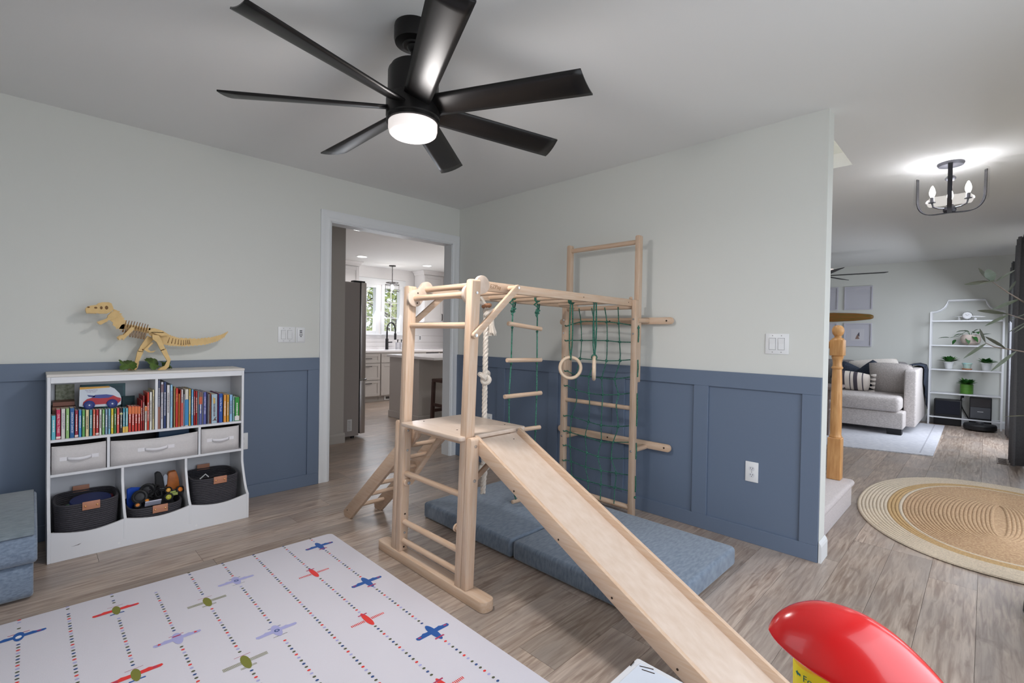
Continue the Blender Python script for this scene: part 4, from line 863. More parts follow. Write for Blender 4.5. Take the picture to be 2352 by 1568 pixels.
build('skull_bridge', MB().box(-2.725, -2.685, YD-.013, YD+.013, 1.340, 1.343).box(-2.77, -2.70, YD-.013, YD+.013, 1.290, 1.293), DM, dn, smooth=0)
nk = [(-2.667, 1.313), (-2.649, 1.306)]
top = [(-2.649, 1.304), (-2.634, 1.284), (-2.628, 1.268), (-2.615, 1.245), (-2.609, 1.225)]
def spiky(pts, n, h, nx=1):
    out = []
    L = len(pts)-1
    for i in range(n):
        t = i/n*L; k = min(int(t), L-1); f = t-k; p = V(pts[k]).lerp(V(pts[k+1]), f); t2 = (i+.45)/n*L; k2 = min(int(t2), L-1); p2 = V(pts[k2]).lerp(V(pts[k2+1]), t2-k2)
        d = (V(pts[k+1])-V(pts[k])).normalized(); nn = V((-d.y, d.x))*nx; out.append((p.x, p.y)); q = p2+nn*h+d*h*.5; out.append((q.x, q.y))
    out.append(pts[-1]); return out
ply('neck_plate', nk+spiky(top, 6, .009)+spiky([(-2.612, 1.200), (-2.632, 1.196), (-2.654, 1.207), (-2.673, 1.247), (-2.668, 1.28)], 6, .008), YD)
ply('spine_plate', spiky([(-2.628, 1.222), (-2.581, 1.222), (-2.518, 1.205), (-2.49, 1.206)], 8, .004)+[(-2.500, 1.172), (-2.549, 1.186), (-2.612, 1.196), (-2.640, 1.198)], YD)
ply('tail_plate', spiky([(-2.50, 1.203), (-2.459, 1.190), (-2.391, 1.160), (-2.35, 1.144), (-2.25, 1.140), (-2.168, 1.150), (-2.11, 1.168), (-2.072, 1.190)], 30, .0055)+spiky([(-2.091, 1.161), (-2.137, 1.129), (-2.205, 1.107), (-2.314, 1.097), (-2.384, 1.100), (-2.44, 1.112)], 24, .006)+[(-2.498, 1.165)], YD)
rib0 = None
for k in range(9):   # ribs: thin plates across the spine
    x = -2.612+.0128*k; zc = 1.222-.0028*k; hh = .036+.004*sin(pi*k/8); w = .022+.010*sin(pi*(k+1)/10); L = .062 if k > 2 else .044
    out = [(-.0025, zc+hh*.75), (.0025, zc+hh*.75), (.006, zc+.006)]
    outer = [(w*sin(pi*j/8), zc+.006-L*(1-cos(pi*j/8))/1.6) for j in range(1, 7)]; inner = [((w-.005)*sin(pi*j/8), zc-.001-(L-.004)*(1-cos(pi*j/8))/1.6) for j in range(6, 0, -1)]
    half = out[1:]+outer+inner+[(.004, zc-.008)]
    poly = [(YD+a, b_) for a, b_ in half]+[(YD-a, b_) for a, b_ in reversed(half)]
    mb = MB().prism(poly, 'x', x-.0018, x+.0018); an = .25; mb.xf(lambda p, x=x, zc=zc: V((x+(p.x-x)+(p.z-zc)*an, p.y, p.z))); build('rib', mb, M['burnt'] if 0 else mk('rib_ply_%d' % k, C(140, 102, 58), .6), dn, smooth=0)
for k in range(9):
    x = -2.400+.0185*k-.0006*k*k; zc = 1.131-.0035*k if k < 5 else 1.117+.001*(k-5); hh = .023-.0006*k
    mb = MB().prism([(YD-.008, zc-hh*.7), (YD+.008, zc-hh*.7), (YD+.004, zc), (YD+.0015, zc+hh), (YD-.0015, zc+hh), (YD-.004, zc)], 'x', x-.0018, x+.0018); mb.xf(lambda p, x=x, zc=zc, a=.28-.055*k: V((p.x+(p.z-zc)*a, p.y, p.z))); build('tail_plate_cross', mb, mk('tailrib_ply_%d' % k, C(132, 96, 54), .6), dn, smooth=0)
build('hip_plate', MB().prism([(-2.508, 1.187), (-2.479, 1.206), (-2.435, 1.191), (-2.400, 1.165), (-2.439, 1.158), (-2.482, 1.176)], 'y', YD-.030, YD-.026).prism([(-2.508, 1.187), (-2.479, 1.206), (-2.435, 1.191), (-2.400, 1.165), (-2.439, 1.158), (-2.482, 1.176)], 'y', YD+.026, YD+.030).box(-2.505, -2.43, YD-.03, YD+.03, 1.178, 1.182), DM, dn, smooth=0)
def leg(y, upper, lower, foot, toes):
    for dy in (-.006, .006):
        ply('thigh', upper, y+dy); ply('shin', lower, y+dy)
    ply('foot', foot, y)
    for s_ in (-1, 0, 1): build('toe', MB().prism(toes, 'y', y-.002, y+.002).xf(lambda p, s_=s_: V((p.x, p.y+s_*(toes[0][0]-p.x)*-.45, p.z))), DM, dn, smooth=0)
    build('joint_pin', MB().cyl((upper[2][0]-.011, y-.010, upper[2][1]-.004), (upper[2][0]-.011, y+.010, upper[2][1]-.004), .004, 10), M['burnt'], dn)
leg(YD-.028, [(-2.487, 1.166), (-2.455, 1.163), (-2.421, 1.079), (-2.443, 1.067), (-2.465, 1.12), (-2.485, 1.14)], [(-2.445, 1.072), (-2.419, 1.082), (-2.395, 1.014), (-2.411, 1.004)], [(-2.411, 1.008), (-2.393, 1.018), (-2.403, .968), (-2.418, .9525), (-2.436, .9525), (-2.421, .984)], [(-2.408, .970), (-2.42, .9525), (-2.458, .9525), (-2.446, .964), (-2.428, .974)])
leg(YD+.028, [(-2.502, 1.158), (-2.469, 1.141), (-2.514, 1.078), (-2.525, 1.060), (-2.549, 1.064), (-2.534, 1.099)], [(-2.549, 1.068), (-2.521, 1.062), (-2.542, 1.004), (-2.547, .992), (-2.563, .996)], [(-2.563, 1.0), (-2.541, .996), (-2.548, .965), (-2.556, .9525), (-2.570, .9525), (-2.566, .97)], [(-2.551, .968), (-2.558, .9525), (-2.596, .9525), (-2.585, .962), (-2.57, .970)])
ply('hip_spur', [(-2.485, 1.12), (-2.475, 1.116), (-2.504, 1.079), (-2.488, 1.063), (-2.463, 1.070), (-2.478, 1.057), (-2.501, 1.058), (-2.522, 1.075)], YD)
for s_ in (-1, 1):
    ply('arm', [(-2.588, 1.209), (-2.573, 1.209), (-2.573, 1.195), (-2.604, 1.155), (-2.618, 1.155), (-2.618, 1.167)], YD+s_*.030)
    ply('hand', [(-2.647, 1.147), (-2.633, 1.161), (-2.609, 1.165), (-2.608, 1.151), (-2.618, 1.14), (-2.621, 1.13), (-2.627, 1.143), (-2.633, 1.14), (-2.639, 1.13)], YD+s_*.034)
def mleaf(c_, R, ang, tilt, roll, lab):
    t = thing('leaf', lab, 'leaf', (c_[0], c_[1], .9525)); pts = []
    for i in range(36):
        a = 2*pi*i/36; r = R*(.62+.30*abs(cos(2.5*a))+.10*abs(sin(9*a))); pts.append((r*cos(a), r*sin(a)))
    k = len(pts); mb = MB(); vs = [(0, 0, 0)]+[(x, y, .012*sin(3*math.atan2(y, x))) for x, y in pts]
    mb.add(vs, [(0, 1+i, 1+(i+1) % k) for i in range(k)]); mb.mat(Matrix.Translation(c_) @ Matrix.Rotation(ang, 4, 'Z') @ Matrix.Rotation(tilt, 4, 'X') @ Matrix.Rotation(roll, 4, 'Y'))
    zmin = min(v[2] for v in mb.v); mb.xf(lambda p: p+V((0, 0, .9535-zmin)))
    o = build('blade', mb, M['leafg'], t, smooth=40, recalc=False); o.modifiers.new('thickness', 'SOLIDIFY').thickness = .0012
mleaf((-2.60, -.155, .965), .052, .3, .75, .15, 'green lobed leaf under the dinosaur\'s rear foot, leftmost')
mleaf((-2.475, -.13, .965), .056, 1.1, .70, -.2, 'green lobed leaf between the dinosaur\'s feet')
mleaf((-2.405, -.115, .965), .040, 2.0, .80, .1, 'small dark leaf behind the dinosaur\'s front foot')
# ------------------------------------------------------------------ play couch
pc = thing('play_couch', 'blue grey velour play couch block at the left edge', 'play couch', (-3.35, -.5, 0))
b = MB().prism(rrect(-.800, -.265, .006, .165, .045, 5), 'x', -3.85, -2.992); build('base_cushion', b, M['couch'], pc, bevel=.012, segs=2, smooth=50)
b = MB().prism([(-.800, .166), (-.26, .166), (-.245, .30), (-.262, .352), (-.30, .355), (-.55, .335), (-.74, .305), (-.805, .285), (-.822, .24), (-.820, .19)], 'x', -3.85, -2.980); build('seat_cushion', b, M['couch'], pc, bevel=.012, segs=2, smooth=50)
b = MB().prism([(-.805, .2885), (-.74, .3085), (-.55, .3385), (-.30, .3585), (-.27, .357), (-.272, .364), (-.55, .347), (-.74, .317), (-.806, .298)], 'x', -3.83, -2.990); build('top_cover', b, M['couchtop'], pc, bevel=.003, segs=1, smooth=50)
# ------------------------------------------------------------------ airplane play mat
pm = thing('play_mat', 'white foam play mat printed with little airplanes and dotted lines', 'play mat', (-2.4, -2.0, 0))
MX0, MX1, MY0, MY1, MT = -3.72, -1.745, -3.08, -1.012, .011
pts = rrect(MX0, MX1, MY0, MY1, .03, 5)
b = MB().prism(pts, 'z', 0.0, MT); b.xf(lambda p: V((p.x+.004*0, p.y+(p.x-MX1)*-.024 if p.y > -1.5 else p.y, p.z)))
build('mat_sheet', b, M['mat'], pm, bevel=.004, segs=2)
rows = [(-3.033, 'ring', -1.135), (-2.890, None, 0), (-2.746, 'redolive', -1.163), (-2.602, 'lavstar', -1.030), (-2.456, 'olive', -1.350), (-2.312, 'lavcirc', -1.239), (-2.168, None, 0), (-2.017, 'redstripe', -1.419), (-1.870, 'blue', -1.140), (-3.178, 'olive', -1.35), (-3.32, 'lavcirc', -1.239), (-3.465, None, 0), (-3.61, 'redstripe', -1.419)]
DC = [M['p_dark'], M['p_navy'], M['p_dark'], M['p_red'], M['p_lav']]
dots = MB(); dseq = 0
def oval(mb, cx, cy, rx, ry, z, n=10): mb.add([(cx+rx*cos(2*pi*i/n), cy+ry*sin(2*pi*i/n), z) for i in range(n)], [tuple(range(n))])
ZP = MT+.0006
def poly(mb, pts, cx, cy, sg, z): mb.add([(cx+x, cy+sg*y, z) for x, y in pts], [tuple(range(len(pts)))])
def wing(w, h, lob=.006):
    h = h*1.25
    return [(-w, -.002), (-w*.97, h*.70), (-w*.80, h*.72), (-w*.62, h*.8), (-w*.50, h*1.25), (-w*.36, h*1.05), (-w*.2, h), (w*.2, h), (w*.36, h*1.05), (w*.50, h*1.25), (w*.62, h*.8), (w*.80, h*.72), (w*.97, h*.62), (w, -.002), (w*.97, -h*.35), (w*.9, -h*.7), (-w*.9, -h*.7), (-w*.97, -h*.35)]
def body(w, y0, y1):
    return [(w*cos(2*pi*i/24)*(1.0+.10*sin(2*pi*i/24)), (y0+y1)/2+(y1-y0)*.60*sin(2*pi*i/24)) for i in range(24)]
def body_old(w, y0, y1): return [(w*sin(pi*i/12)**.8*(1 if i < 7 else .92), y1+(y0-y1)*i/12) for i in range(0, 13)]+[(-w*sin(pi*i/12)**.8, y1+(y0-y1)*i/12) for i in range(11, 0, -1)]
def airplane(kind, cx, cy):
    sg = -1 if kind == 'redstripe' else 1; mats = []; mb = MB()
    def put(p_, m, dz=0):
        if m not in mats: mats.append(m)
        mb.mi = mats.index(m); poly(mb, p_, cx, cy, sg, ZP+dz)
    W_ = .077
    if kind == 'ring':
        put(wing(W_, .010), M['p_blue']); put(body(.016, -.030, .030), M['p_blue'], .0002); put([(.009*cos(k*.5236), -.004+.012*sin(k*.5236)) for k in range(12)], M['p_white'], .0004); put([(-.03, .026), (.03, .026), (.03, .030), (-.03, .030)], M['p_pink'], .0001)
        for s_ in (-1, 1): put([(s_*.050, -.002), (s_*.062, -.002), (s_*.062, .006), (s_*.050, .006)], M['p_pink'], .0003)
    elif kind == 'redolive':
        put(wing(W_, .010), M['p_red']); put(body(.0135, -.036, .030), M['p_olive'], .0002); put([(-.026, .038), (.026, .038), (.026, .040), (-.026, .040)], M['p_pink']); put([(-.024, -.036), (.024, -.036), (.022, -.029), (-.022, -.029)], M['p_blue'], .0001)
        for s_ in (-1, 1): put([(s_*.048, -.003), (s_*.060, -.003), (s_*.060, .005), (s_*.048, .005)], M['p_pink'], .0003)
    elif kind in ('lavstar', 'lavcirc'):
        put(wing(W_, .010), M['p_lav']); put(body(.017, -.036, .036), M['p_lav'], .0002); put([(-.024, .027), (.024, .027), (.024, .030), (-.024, .030)], M['p_pink'] if kind == 'lavstar' else M['p_navy'], .0001)
        star = lambda r, x, y: [(x+(r if k % 2 == 0 else r*.42)*cos(pi/2+pi*k/5), y+(r if k % 2 == 0 else r*.42)*sin(pi/2+pi*k/5)) for k in range(10)]
        if kind == 'lavstar':
            for s_ in (-1, 1): put(star(.0085, s_*.058, .002), M['p_red'], .0004)
            put([(-.013, .016), (.013, .016), (.013, .024), (-.013, .024)], M['p_pink'], .0004)
        else: put([(.010*cos(k*.45), .010*sin(k*.45)) for k in range(14)], M['p_navy'], .0004); put(star(.0085, 0, 0), M['p_lav'], .0006); put([(-.026, -.040), (.026, -.040), (.026, -.038), (-.026, -.038)], M['p_dark'])
    elif kind == 'olive':
        for j in range(4): put([(-W_*.95, -.008+j*.005), (W_*.95, -.008+j*.005), (W_*.95, -.006+j*.005), (-W_*.95, -.006+j*.005)], M['p_olive'])
        put(body(.0145, -.040, .034), M['p_olive'], .0002); put([(-.027, .042), (.027, .042), (.027, .044), (-.027, .044)], M['p_pink'])
        for j in range(2): put([(-.026, -.038+j*.006), (.026, -.038+j*.006), (.026, -.036+j*.006), (-.026, -.036+j*.006)], M['p_olive'], .0001)
    elif kind == 'redstripe':
        for j in range(9):
            for s_ in (-1, 1): x = .016+j*.0066; h = .010-.0003*j; put([(s_*x, -h*.7), (s_*(x+.0036), -h*.7), (s_*(x+.0036), h), (s_*x, h)], M['p_red'])
        put(body(.0125, -.050, .040), M['p_red'], .0002); put([(-.020, -.049), (.020, -.049), (.019, -.042), (-.019, -.042)], M['p_pink'], .0003)
    else:
        put(wing(W_, .011), M['p_blue']); put(body(.015, -.052, .042), M['p_blue'], .0002); put([(-.022, -.048), (.022, -.048), (.020, -.040), (-.020, -.040)], M['p_pink'], .0003)
        for s_ in (-1, 1): put([(s_*.054, -.001), (s_*.068, -.001), (s_*.068, .006), (s_*.054, .006)], M['p_pink'], .0003)
    build('airplane_print', mb, mats, pm, smooth=0, recalc=False)
dm = [[], [], [], [], []]
for (x, kind, y0) in rows:
    ys = []
    if kind:
        y = y0
        while y > MY0+.04:
            ys.append(y); y -= .531
        for q in ys:
            if q < MY1-.02: airplane(kind, x, q)
    y = MY1-.006-(.0 if kind else .002); k = int(abs(x)*100) % 5
    while y > MY0+.01:
        if all(abs(y-q) > .062 for q in ys):
            dots.mi = [0, 1, 0, 2, 3][k % 5]; oval(dots, x, y+(x-MX1)*-.024*(1 if y > -1.06 else 0), .0062, .0050, ZP)
        y -= .0226; k += 1
o = build('dot_print', dots, [M['p_dark'], M['p_navy'], M['p_red'], M['p_lav']], pm, smooth=0, recalc=False); o['kind'] = 'stuff'
# ================================================================== CEILING FAN
FXc, FYc, FZ = -1.91, -2.07, 2.11
fan = thing('ceiling_fan', 'large black ceiling fan with seven blades and a round frosted light, in the playroom', 'ceiling fan', (FXc, FYc, 2.44))
BK = M['black']
build('canopy', MB().lathe([(0, 2.44), (.078, 2.44), (.080, 2.432), (.080, 2.385), (.076, 2.372), (.046, 2.366), (.042, 2.36), (0, 2.358)], (FXc, FYc, 0), 40), BK, fan)
build('downrod', MB().cyl((FXc, FYc, 2.36), (FXc, FYc, 2.29), .0135, 16).lathe([(.02, 2.375), (.03, 2.36), (.022, 2.345), (.014, 2.34)], (FXc, FYc, 0), 20), BK, fan)
build('motor_housing', MB().lathe([(0, 2.296), (.028, 2.296), (.030, 2.285), (.080, 2.282), (.090, 2.274), (.092, 2.262), (.100, 2.258), (.102, 2.250), (.102, 2.150), (.106, 2.146), (.108, 2.138), (.108, 2.072), (.104, 2.066), (0, 2.064)], (FXc, FYc, 0), 44), BK, fan)
build('light_ring', MB().lathe([(.104, 2.067), (.107, 2.064), (.107, 2.052), (.099, 2.050), (.098, 2.066)], (FXc, FYc, 0), 44, caps=False), BK, fan)
LMAT = mk('frosted_lit_lens', C(250, 240, 236), .4, emit=(1, .93, .9, 1), estr=.55)
build('light_lens', MB().lathe([(.098, 2.062), (.098, 2.024), (.094, 2.010), (.084, 2.002), (.05, 1.997), (0, 1.995)], (FXc, FYc, 0), 44, caps=False), LMAT, fan, smooth=60)
point('fan_lamp', (FXc, FYc, 1.96), 13, (1, .96, .94), .08)
_l = bpy.data.lights.new('fan_lamp_disc', 'AREA'); _l.shape = 'DISK'; _l.size = .17; _l.energy = 12; _l.color = (1, .96, .94); _o = bpy.data.objects.new('fan_lamp_disc', _l); COL.objects.link(_o); _o.location = (FXc, FYc, 1.985)
for k in range(7):
    a = rad(-166.5-360/7*k); mb = MB(); n = 12; vs = []
    for i in range(n):
        u = i/(n-1); r = .085+.625*u; wd = .052+.012*u
        for j in range(7):
            v = j/6-.5; tilt = rad(20-5*u); off = v*2*wd; skew = .012*(u > .99)*(v-.1)*2
            vs.append((r+skew, off*cos(tilt), FZ-off*sin(tilt)*1.0+.008*(1-4*v*v)*-1+.004))
    mb.grid(vs, n, 7); mb.xf(lambda p, a=a: V((FXc+p.x*cos(a)-p.y*sin(a), FYc+p.x*sin(a)+p.y*cos(a), p.z)))
    o = build('blade', mb, BK, fan, smooth=50, recalc=False); md = o.modifiers.new('thickness', 'SOLIDIFY'); md.thickness = .006; md.offset = 0
# ------------------------------------------------------------------ wall plates
PLW = M['plastw']; SHD = mk('plate_groove', C(150, 150, 152), .6)
def platexz(mk_box):
    pass
def plate(kind, c_, w, h, lab, cat, nm, dev, grp=None, blk=False):
    """wall plate centred at c_ on wall A (y=0) or B (x=0); dev: list of (type, offset)"""
    cx, cz = c_; d0 = .0195 if cz < 1.0 and nm == 'x' else 0.0
    base = .004 if cz < .9 else 0.0
    t = thing(nm, lab, cat, (cx, -base, cz) if kind == 'A' else (-base, cx, cz), grp)
    def tr(p):  # local: u right, w up, d proud
        return V((cx+p.x, -base-p.z, cz+p.y)) if kind == 'A' else V((-base-p.z, cx-p.x, cz+p.y))
    def B(u0, u1, w0, w1, d0, d1): return MB().box(u0, u1, w0, w1, d0, d1).xf(tr)
    build('cover_plate', B(-w/2, w/2, -h/2, h/2, 0, .006), PLW, t, bevel=.0025, segs=2)
    for ty, u in dev:
        if ty == 'rocker':
            build('rocker_frame', B(u-.0175, u+.0175, -.034, .034, .006, .0066), SHD, t, smooth=0)
            build('rocker', MB().add([(u-.0155, -.032, .006), (u+.0155, -.032, .006), (u+.0155, .032, .006), (u-.0155, .032, .006), (u-.0155, -.032, .0085), (u+.0155, -.032, .0085), (u+.0155, 0, .0078), (u-.0155, 0, .0078), (u-.0155, .032, .0118), (u+.0155, .032, .0118)], [(0, 3, 2, 1), (4, 5, 6, 7), (7, 6, 9, 8), (0, 1, 5, 4), (1, 2, 9, 6, 5), (2, 3, 8, 9), (3, 0, 4, 7, 8)]).xf(tr), PLW, t, smooth=0)
            for w_ in (-.047, .047): build('screw', MB().cyl((u, w_, .006), (u, w_, .0068), .0028, 10).xf(tr), SHD, t)
        elif ty == 'outlet':
            for w_ in (.019, -.019):
                build('socket', MB().prism([(u+.0165*cos(2*pi*k/20), w_+max(-.0125, min(.0125, .0165*sin(2*pi*k/20)))) for k in range(20)], 'z', .006, .0072).xf(tr), SHD if 0 else mk('socket_white', C(218, 220, 224), .35) if 'socket_white' not in bpy.data.materials else bpy.data.materials['socket_white'], t, smooth=0)
                for q in (-.006, .006): build('slot', B(u+q-.0011, u+q+.0011, w_-.0005, w_+.0075, .0072, .0076), M['hole'], t, smooth=0)
                build('slot', MB().cyl((u, w_-.007, .0072), (u, w_-.007, .0076), .0022, 10).xf(tr), M['hole'], t)
            build('screw', MB().cyl((u, 0, .006), (u, 0, .0075), .0028, 10).xf(tr), SHD, t)
        elif ty == 'remote':
            build('cradle', B(u-.027, u+.027, -.050, .050, .006, .013), PLW, t, bevel=.003, segs=2)
            for (a, b_, c2, d2) in ((-.009, .009, .030, .036), (-.009, .009, .018, .024), (-.006, .006, -.014, -.009)): build('button', B(u+a, u+b_, c2, d2, .013, .0145), M['blackm'], t, smooth=0)
            for q in (-.008, 0, .008):
                for w_ in (.008, -.002): build('button', MB().cyl((u+q, w_, .013), (u+q, w_, .0145), .003, 10).xf(tr), M['blackm'], t)
    return t
plate('A', (-1.646, 1.1755), .122, .117, 'white double rocker switch plate left of the doorway', 'light switch', 'light_switch', [('rocker', -.023), ('rocker', .023)])
plate('A', (-1.5435, 1.1735), .070, .117, 'white fan remote with black buttons beside the switch left of the doorway', 'remote control', 'fan_remote', [('remote', 0)])
plate('B', (-2.8965, 1.1745), .122, .117, 'white double rocker switch plate near the right end of the wall', 'light switch', 'light_switch', [('rocker', -.023), ('rocker', .023)])
plate('B', (-2.779, .418), .072, .118, 'white double outlet in the rightmost wainscot panel', 'outlet', 'wall_outlet', [('outlet', 0)])
plate('B', (-.468, .410), .116, .118, 'white outlet plate seen behind the climbing platform near the corner', 'outlet', 'wall_outlet', [('outlet', .024)])
plate('A', (-1.945, .4125), .078, .118, 'white wall plate half hidden by the bookcase', 'outlet', 'wall_outlet', [('outlet', -.0)])
# ------------------------------------------------------------------ white table, toy microscope
tz = .50
tb = thing('kids_table', 'scuffed white kids table whose corner shows at the bottom edge', 'table', (-2.37, -3.5, 0))
build('table_top', MB().prism(rrect(-2.66, -2.068, -3.80, -3.2175, .006, 3), 'z', tz-.028, tz), M['white'], tb, bevel=.004, segs=2)
build('top_inset', MB().box(-2.64, -2.082, -3.78, -3.232, tz-.001, tz+.0012), mk('table_top_white', C(206, 212, 222), .3), tb, bevel=.0008, smooth=0)
for x, y in ((-2.62, -3.76), (-2.11, -3.76), (-2.62, -3.26), (-2.11, -3.26)): build('leg', MB().bar((x, y, 0), (x, y, tz-.028), .04, .04), M['white'], tb, bevel=.003)
for (a, b_, c2, d2) in ((-2.092, -3.236, -2.080, -3.262), (-2.105, -3.222, -2.088, -3.2205), (-2.098, -3.245, -2.090, -3.270)): build('scuff', MB().bar((a, b_, tz+.0014), (c2, d2, tz+.0014), .0022, .0006), M['hole'], tb, smooth=0)
tm = thing('toy_microscope', 'toy microscope with a red hood and yellow focus ring in the foreground', 'toy', (-2.42, -3.62, tz))
# hood axis: rounded nose at upper left, running down to the lower right of the view
def cam_pt(u, v, d): return CAMLOC+F_*d+RT_*(u*d)+UP_*(v*d)
nose = V((-2.383, -3.461, .926)); tail = V((-2.388, -3.783, .842))
P0 = cam_pt((1765-1176)/1097.5, -(1445-784)/1097.5, .445); P1 = cam_pt((2215-1176)/1097.5, -(1665-784)/1097.5, .40)
axis = (P1-P0); Lh = axis.length; ax = axis.normalized(); up = V((0, 0, 1)); sd = ax.cross(up).normalized(); up = sd.cross(ax).normalized()
prof = [(0, 0), (.02, .30), (.06, .52), (.12, .72), (.20, .88), (.30, .97), (.40, 1.0), (.50, .97), (.60, .89), (.70, .76), (.80, .60), (.90, .40), (.97, .2), (1.0, 0)]
mb = MB(); n = 32; vs = []
for t_, s_ in smooth_path([V((a, b_, 0)) for a, b_ in prof], 3) and [(q.x, max(0, q.y)) for q in smooth_path([V((a, b_, 0)) for a, b_ in prof], 3)]:
    for j in range(n):
        a = 2*pi*j/n; ru, rs = .050*s_, .040*s_
        zz = sin(a)*ru; zz = zz if zz > 0 else zz*.14
        vs.append(P0+ax*(Lh*t_)+sd*(cos(a)*rs)+up*zz)
k_ = len(vs)//n; mb.add(vs, [(i*n+j, i*n+(j+1) % n, (i+1)*n+(j+1) % n, (i+1)*n+j) for i in range(k_-1) for j in range(n)])
REDM = mk('glossy_red_plastic', C(226, 32, 34), .22, coat=.3)
build('hood', mb, REDM, tm, smooth=60)
yc = cam_pt((1876-1176)/1097.5, -(1638-784)/1097.5, .452)
YEL = mk('yellow_plastic', C(246, 222, 30), .4)
build('focus_ring', MB().lathe([(0, .047), (.0200, .047), (.0205, .045), (.0195, -.004), (.0215, -.006), (.0215, -.045), (.018, -.047), (0, -.047)], tuple(yc), 30), YEL, tm)
GRN = mk('label_green', C(24, 106, 96), .5)
vdir = V((yc.x-CAMLOC.x, yc.y-CAMLOC.y, 0)).normalized(); sdir = V((vdir.y, -vdir.x, 0))
txt = text_mb('Focus', .0085, (0, 0, 0), (1, 0, 0), (0, 0, 1), 0)
txt.add([(-.0085, 0, .0035), (-.0055, 0, .0060), (-.0055, 0, .0045), (-.0022, 0, .0045), (-.0022, 0, .0025), (-.0055, 0, .0025), (-.0055, 0, .0010)], [(0, 1, 2, 3, 4, 5, 6)])
txt.add([(.0345, 0, .0035), (.0315, 0, .0060), (.0315, 0, .0045), (.0280, 0, .0045), (.0280, 0, .0025), (.0315, 0, .0025), (.0315, 0, .0010)], [(0, 6, 5, 4, 3, 2, 1)])
def wrap(p, R=.0207):
    th = (p.x-.0125)/R; return yc+V((0, 0, p.z+.0365))+(-vdir*cos(th)+sdir*sin(th))*R
build('focus_label', txt.xf(wrap), GRN, tm, smooth=0, recalc=False)
build('arm', MB().tube(smooth_path([P0.lerp(P1, .86), P0.lerp(P1, .98)+V((.0, -.012, -.04)), V((-2.47, -3.735, .70)), V((-2.45, -3.69, .56)), V((-2.43, -3.63, .535))], 6), .022, 16), REDM, tm)
build('tube', MB().cyl(yc+V((0, 0, -.046)), V((yc.x, yc.y, .64)), .017, 22), M['plastw'], tm)
build('stage', MB().prism(rrect(yc.x-.05, yc.x+.05, yc.y-.05, yc.y+.05, .015), 'z', .60, .612), YEL, tm, bevel=.003)
build('base', MB().lathe([(0, 0), (.085, 0), (.09, .01), (.085, .026), (.03, .036), (.025, .11), (0, .11)], (yc.x, yc.y, tz+.002), 32), REDM, tm)
gp = Z0 = None
tp = thing('toy_clip', 'small rounded white plastic toy piece standing in front of the slide', 'toy', (-2.16, -3.42, tz))
gx, gy = -2.151, -3.389
build('shell', MB().prism([(-.020, tz+.0015), (.020, tz+.0015), (.020, .548), (.017, .557), (.010, .562), (-.012, .565), (-.018, .560), (-.020, .550)], 'y', -.012, .012).mat(Matrix.Translation((gx, gy, 0)) @ Matrix.Rotation(-.72, 4, 'Z')), mk('toy_white_plastic', C(214, 222, 228), .3), tp, bevel=.004, segs=3)
# ================================================================== STAIRS, NEWEL, HALL
st = thing('staircase', 'stairs with beige carpet rising behind the end of the wall', 'stairs', (.66, -2.9, 0))
def step(x0, x1, y0, y1, z0, z1):
    pr_ = [(y0+.02, z0), (y1, z0), (y1, z1), (y0+.004, z1)]+[(y0+.006-.022*sin(pi*i/6), z1-.020-.020*cos(pi*i/6)+.0) for i in range(7)]
    return MB().prism(pr_, 'x', x0, x1)
CP = M['carpet']
pr_ = [(-3.066, 0), (-2.80, 0), (-2.80, .186)]+[(-3.060-.024*sin(pi*i/6), .163+.023*cos(pi*i/6)) for i in range(7)]+[(-3.066, .135)]
b = MB().prism(pr_, 'x', .122, 1.235); build('bottom_step', b, CP, st, bevel=.008, segs=2, smooth=60)
for k in range(1, 10): build('step', step(.122, 1.20, -3.06+.26*k, -3.06+.26*(k+1), 0 if k < 3 else .186*(k-2), .186*(k+1)), CP, st, bevel=.006, segs=2, smooth=60)
nw = thing('newel_post', 'turned honey oak newel post with a ball top on the carpeted bottom step', 'post', (1.18, -2.975, .187))
OK_ = M['oak']; nx, ny = 1.165, -2.972
def sqb(z0, z1, h, ch=.006): return MB().prism(rrect(nx-h, nx+h, ny-h, ny+h, .006, 2), 'z', z0, z1)
build('base_block', sqb(.187, .490, .043), OK_, nw, bevel=.003)
build('shaft', MB().lathe([(0, .488), (.038, .488), (.041, .496), (.038, .506), (.0355, .515), (.0365, .56), (.036, .70), (.033, .90), (.0300, .975), (.0295, .990), (.036, .996), (.037, 1.004), (.031, 1.010), (.028, 1.03), (.030, 1.055), (.037, 1.075), (.039, 1.083), (.034, 1.090), (0, 1.092)], (nx, ny, 0), 28), OK_, nw)
b = sqb(1.090, 1.205, .043); build('top_block', b, OK_, nw, bevel=.008, segs=2)
build('finial', MB().lathe([(.043, 1.203), (.036, 1.215), (.024, 1.222), (.021, 1.231), (.024, 1.236), (.034, 1.250), (.0385, 1.268), (.038, 1.282), (.032, 1.298), (.020, 1.310), (0, 1.314)], (nx, ny, 0), 28), OK_, nw)
hr = thing('handrail', 'honey oak handrail running up from the newel post behind the wall', 'handrail', (1.165, -2.5, 1.1))
build('rail', MB().bar((nx, ny+.043, 1.155), (nx, -1.92, 1.155+.70), .055, .05), OK_, hr, bevel=.012, segs=3)
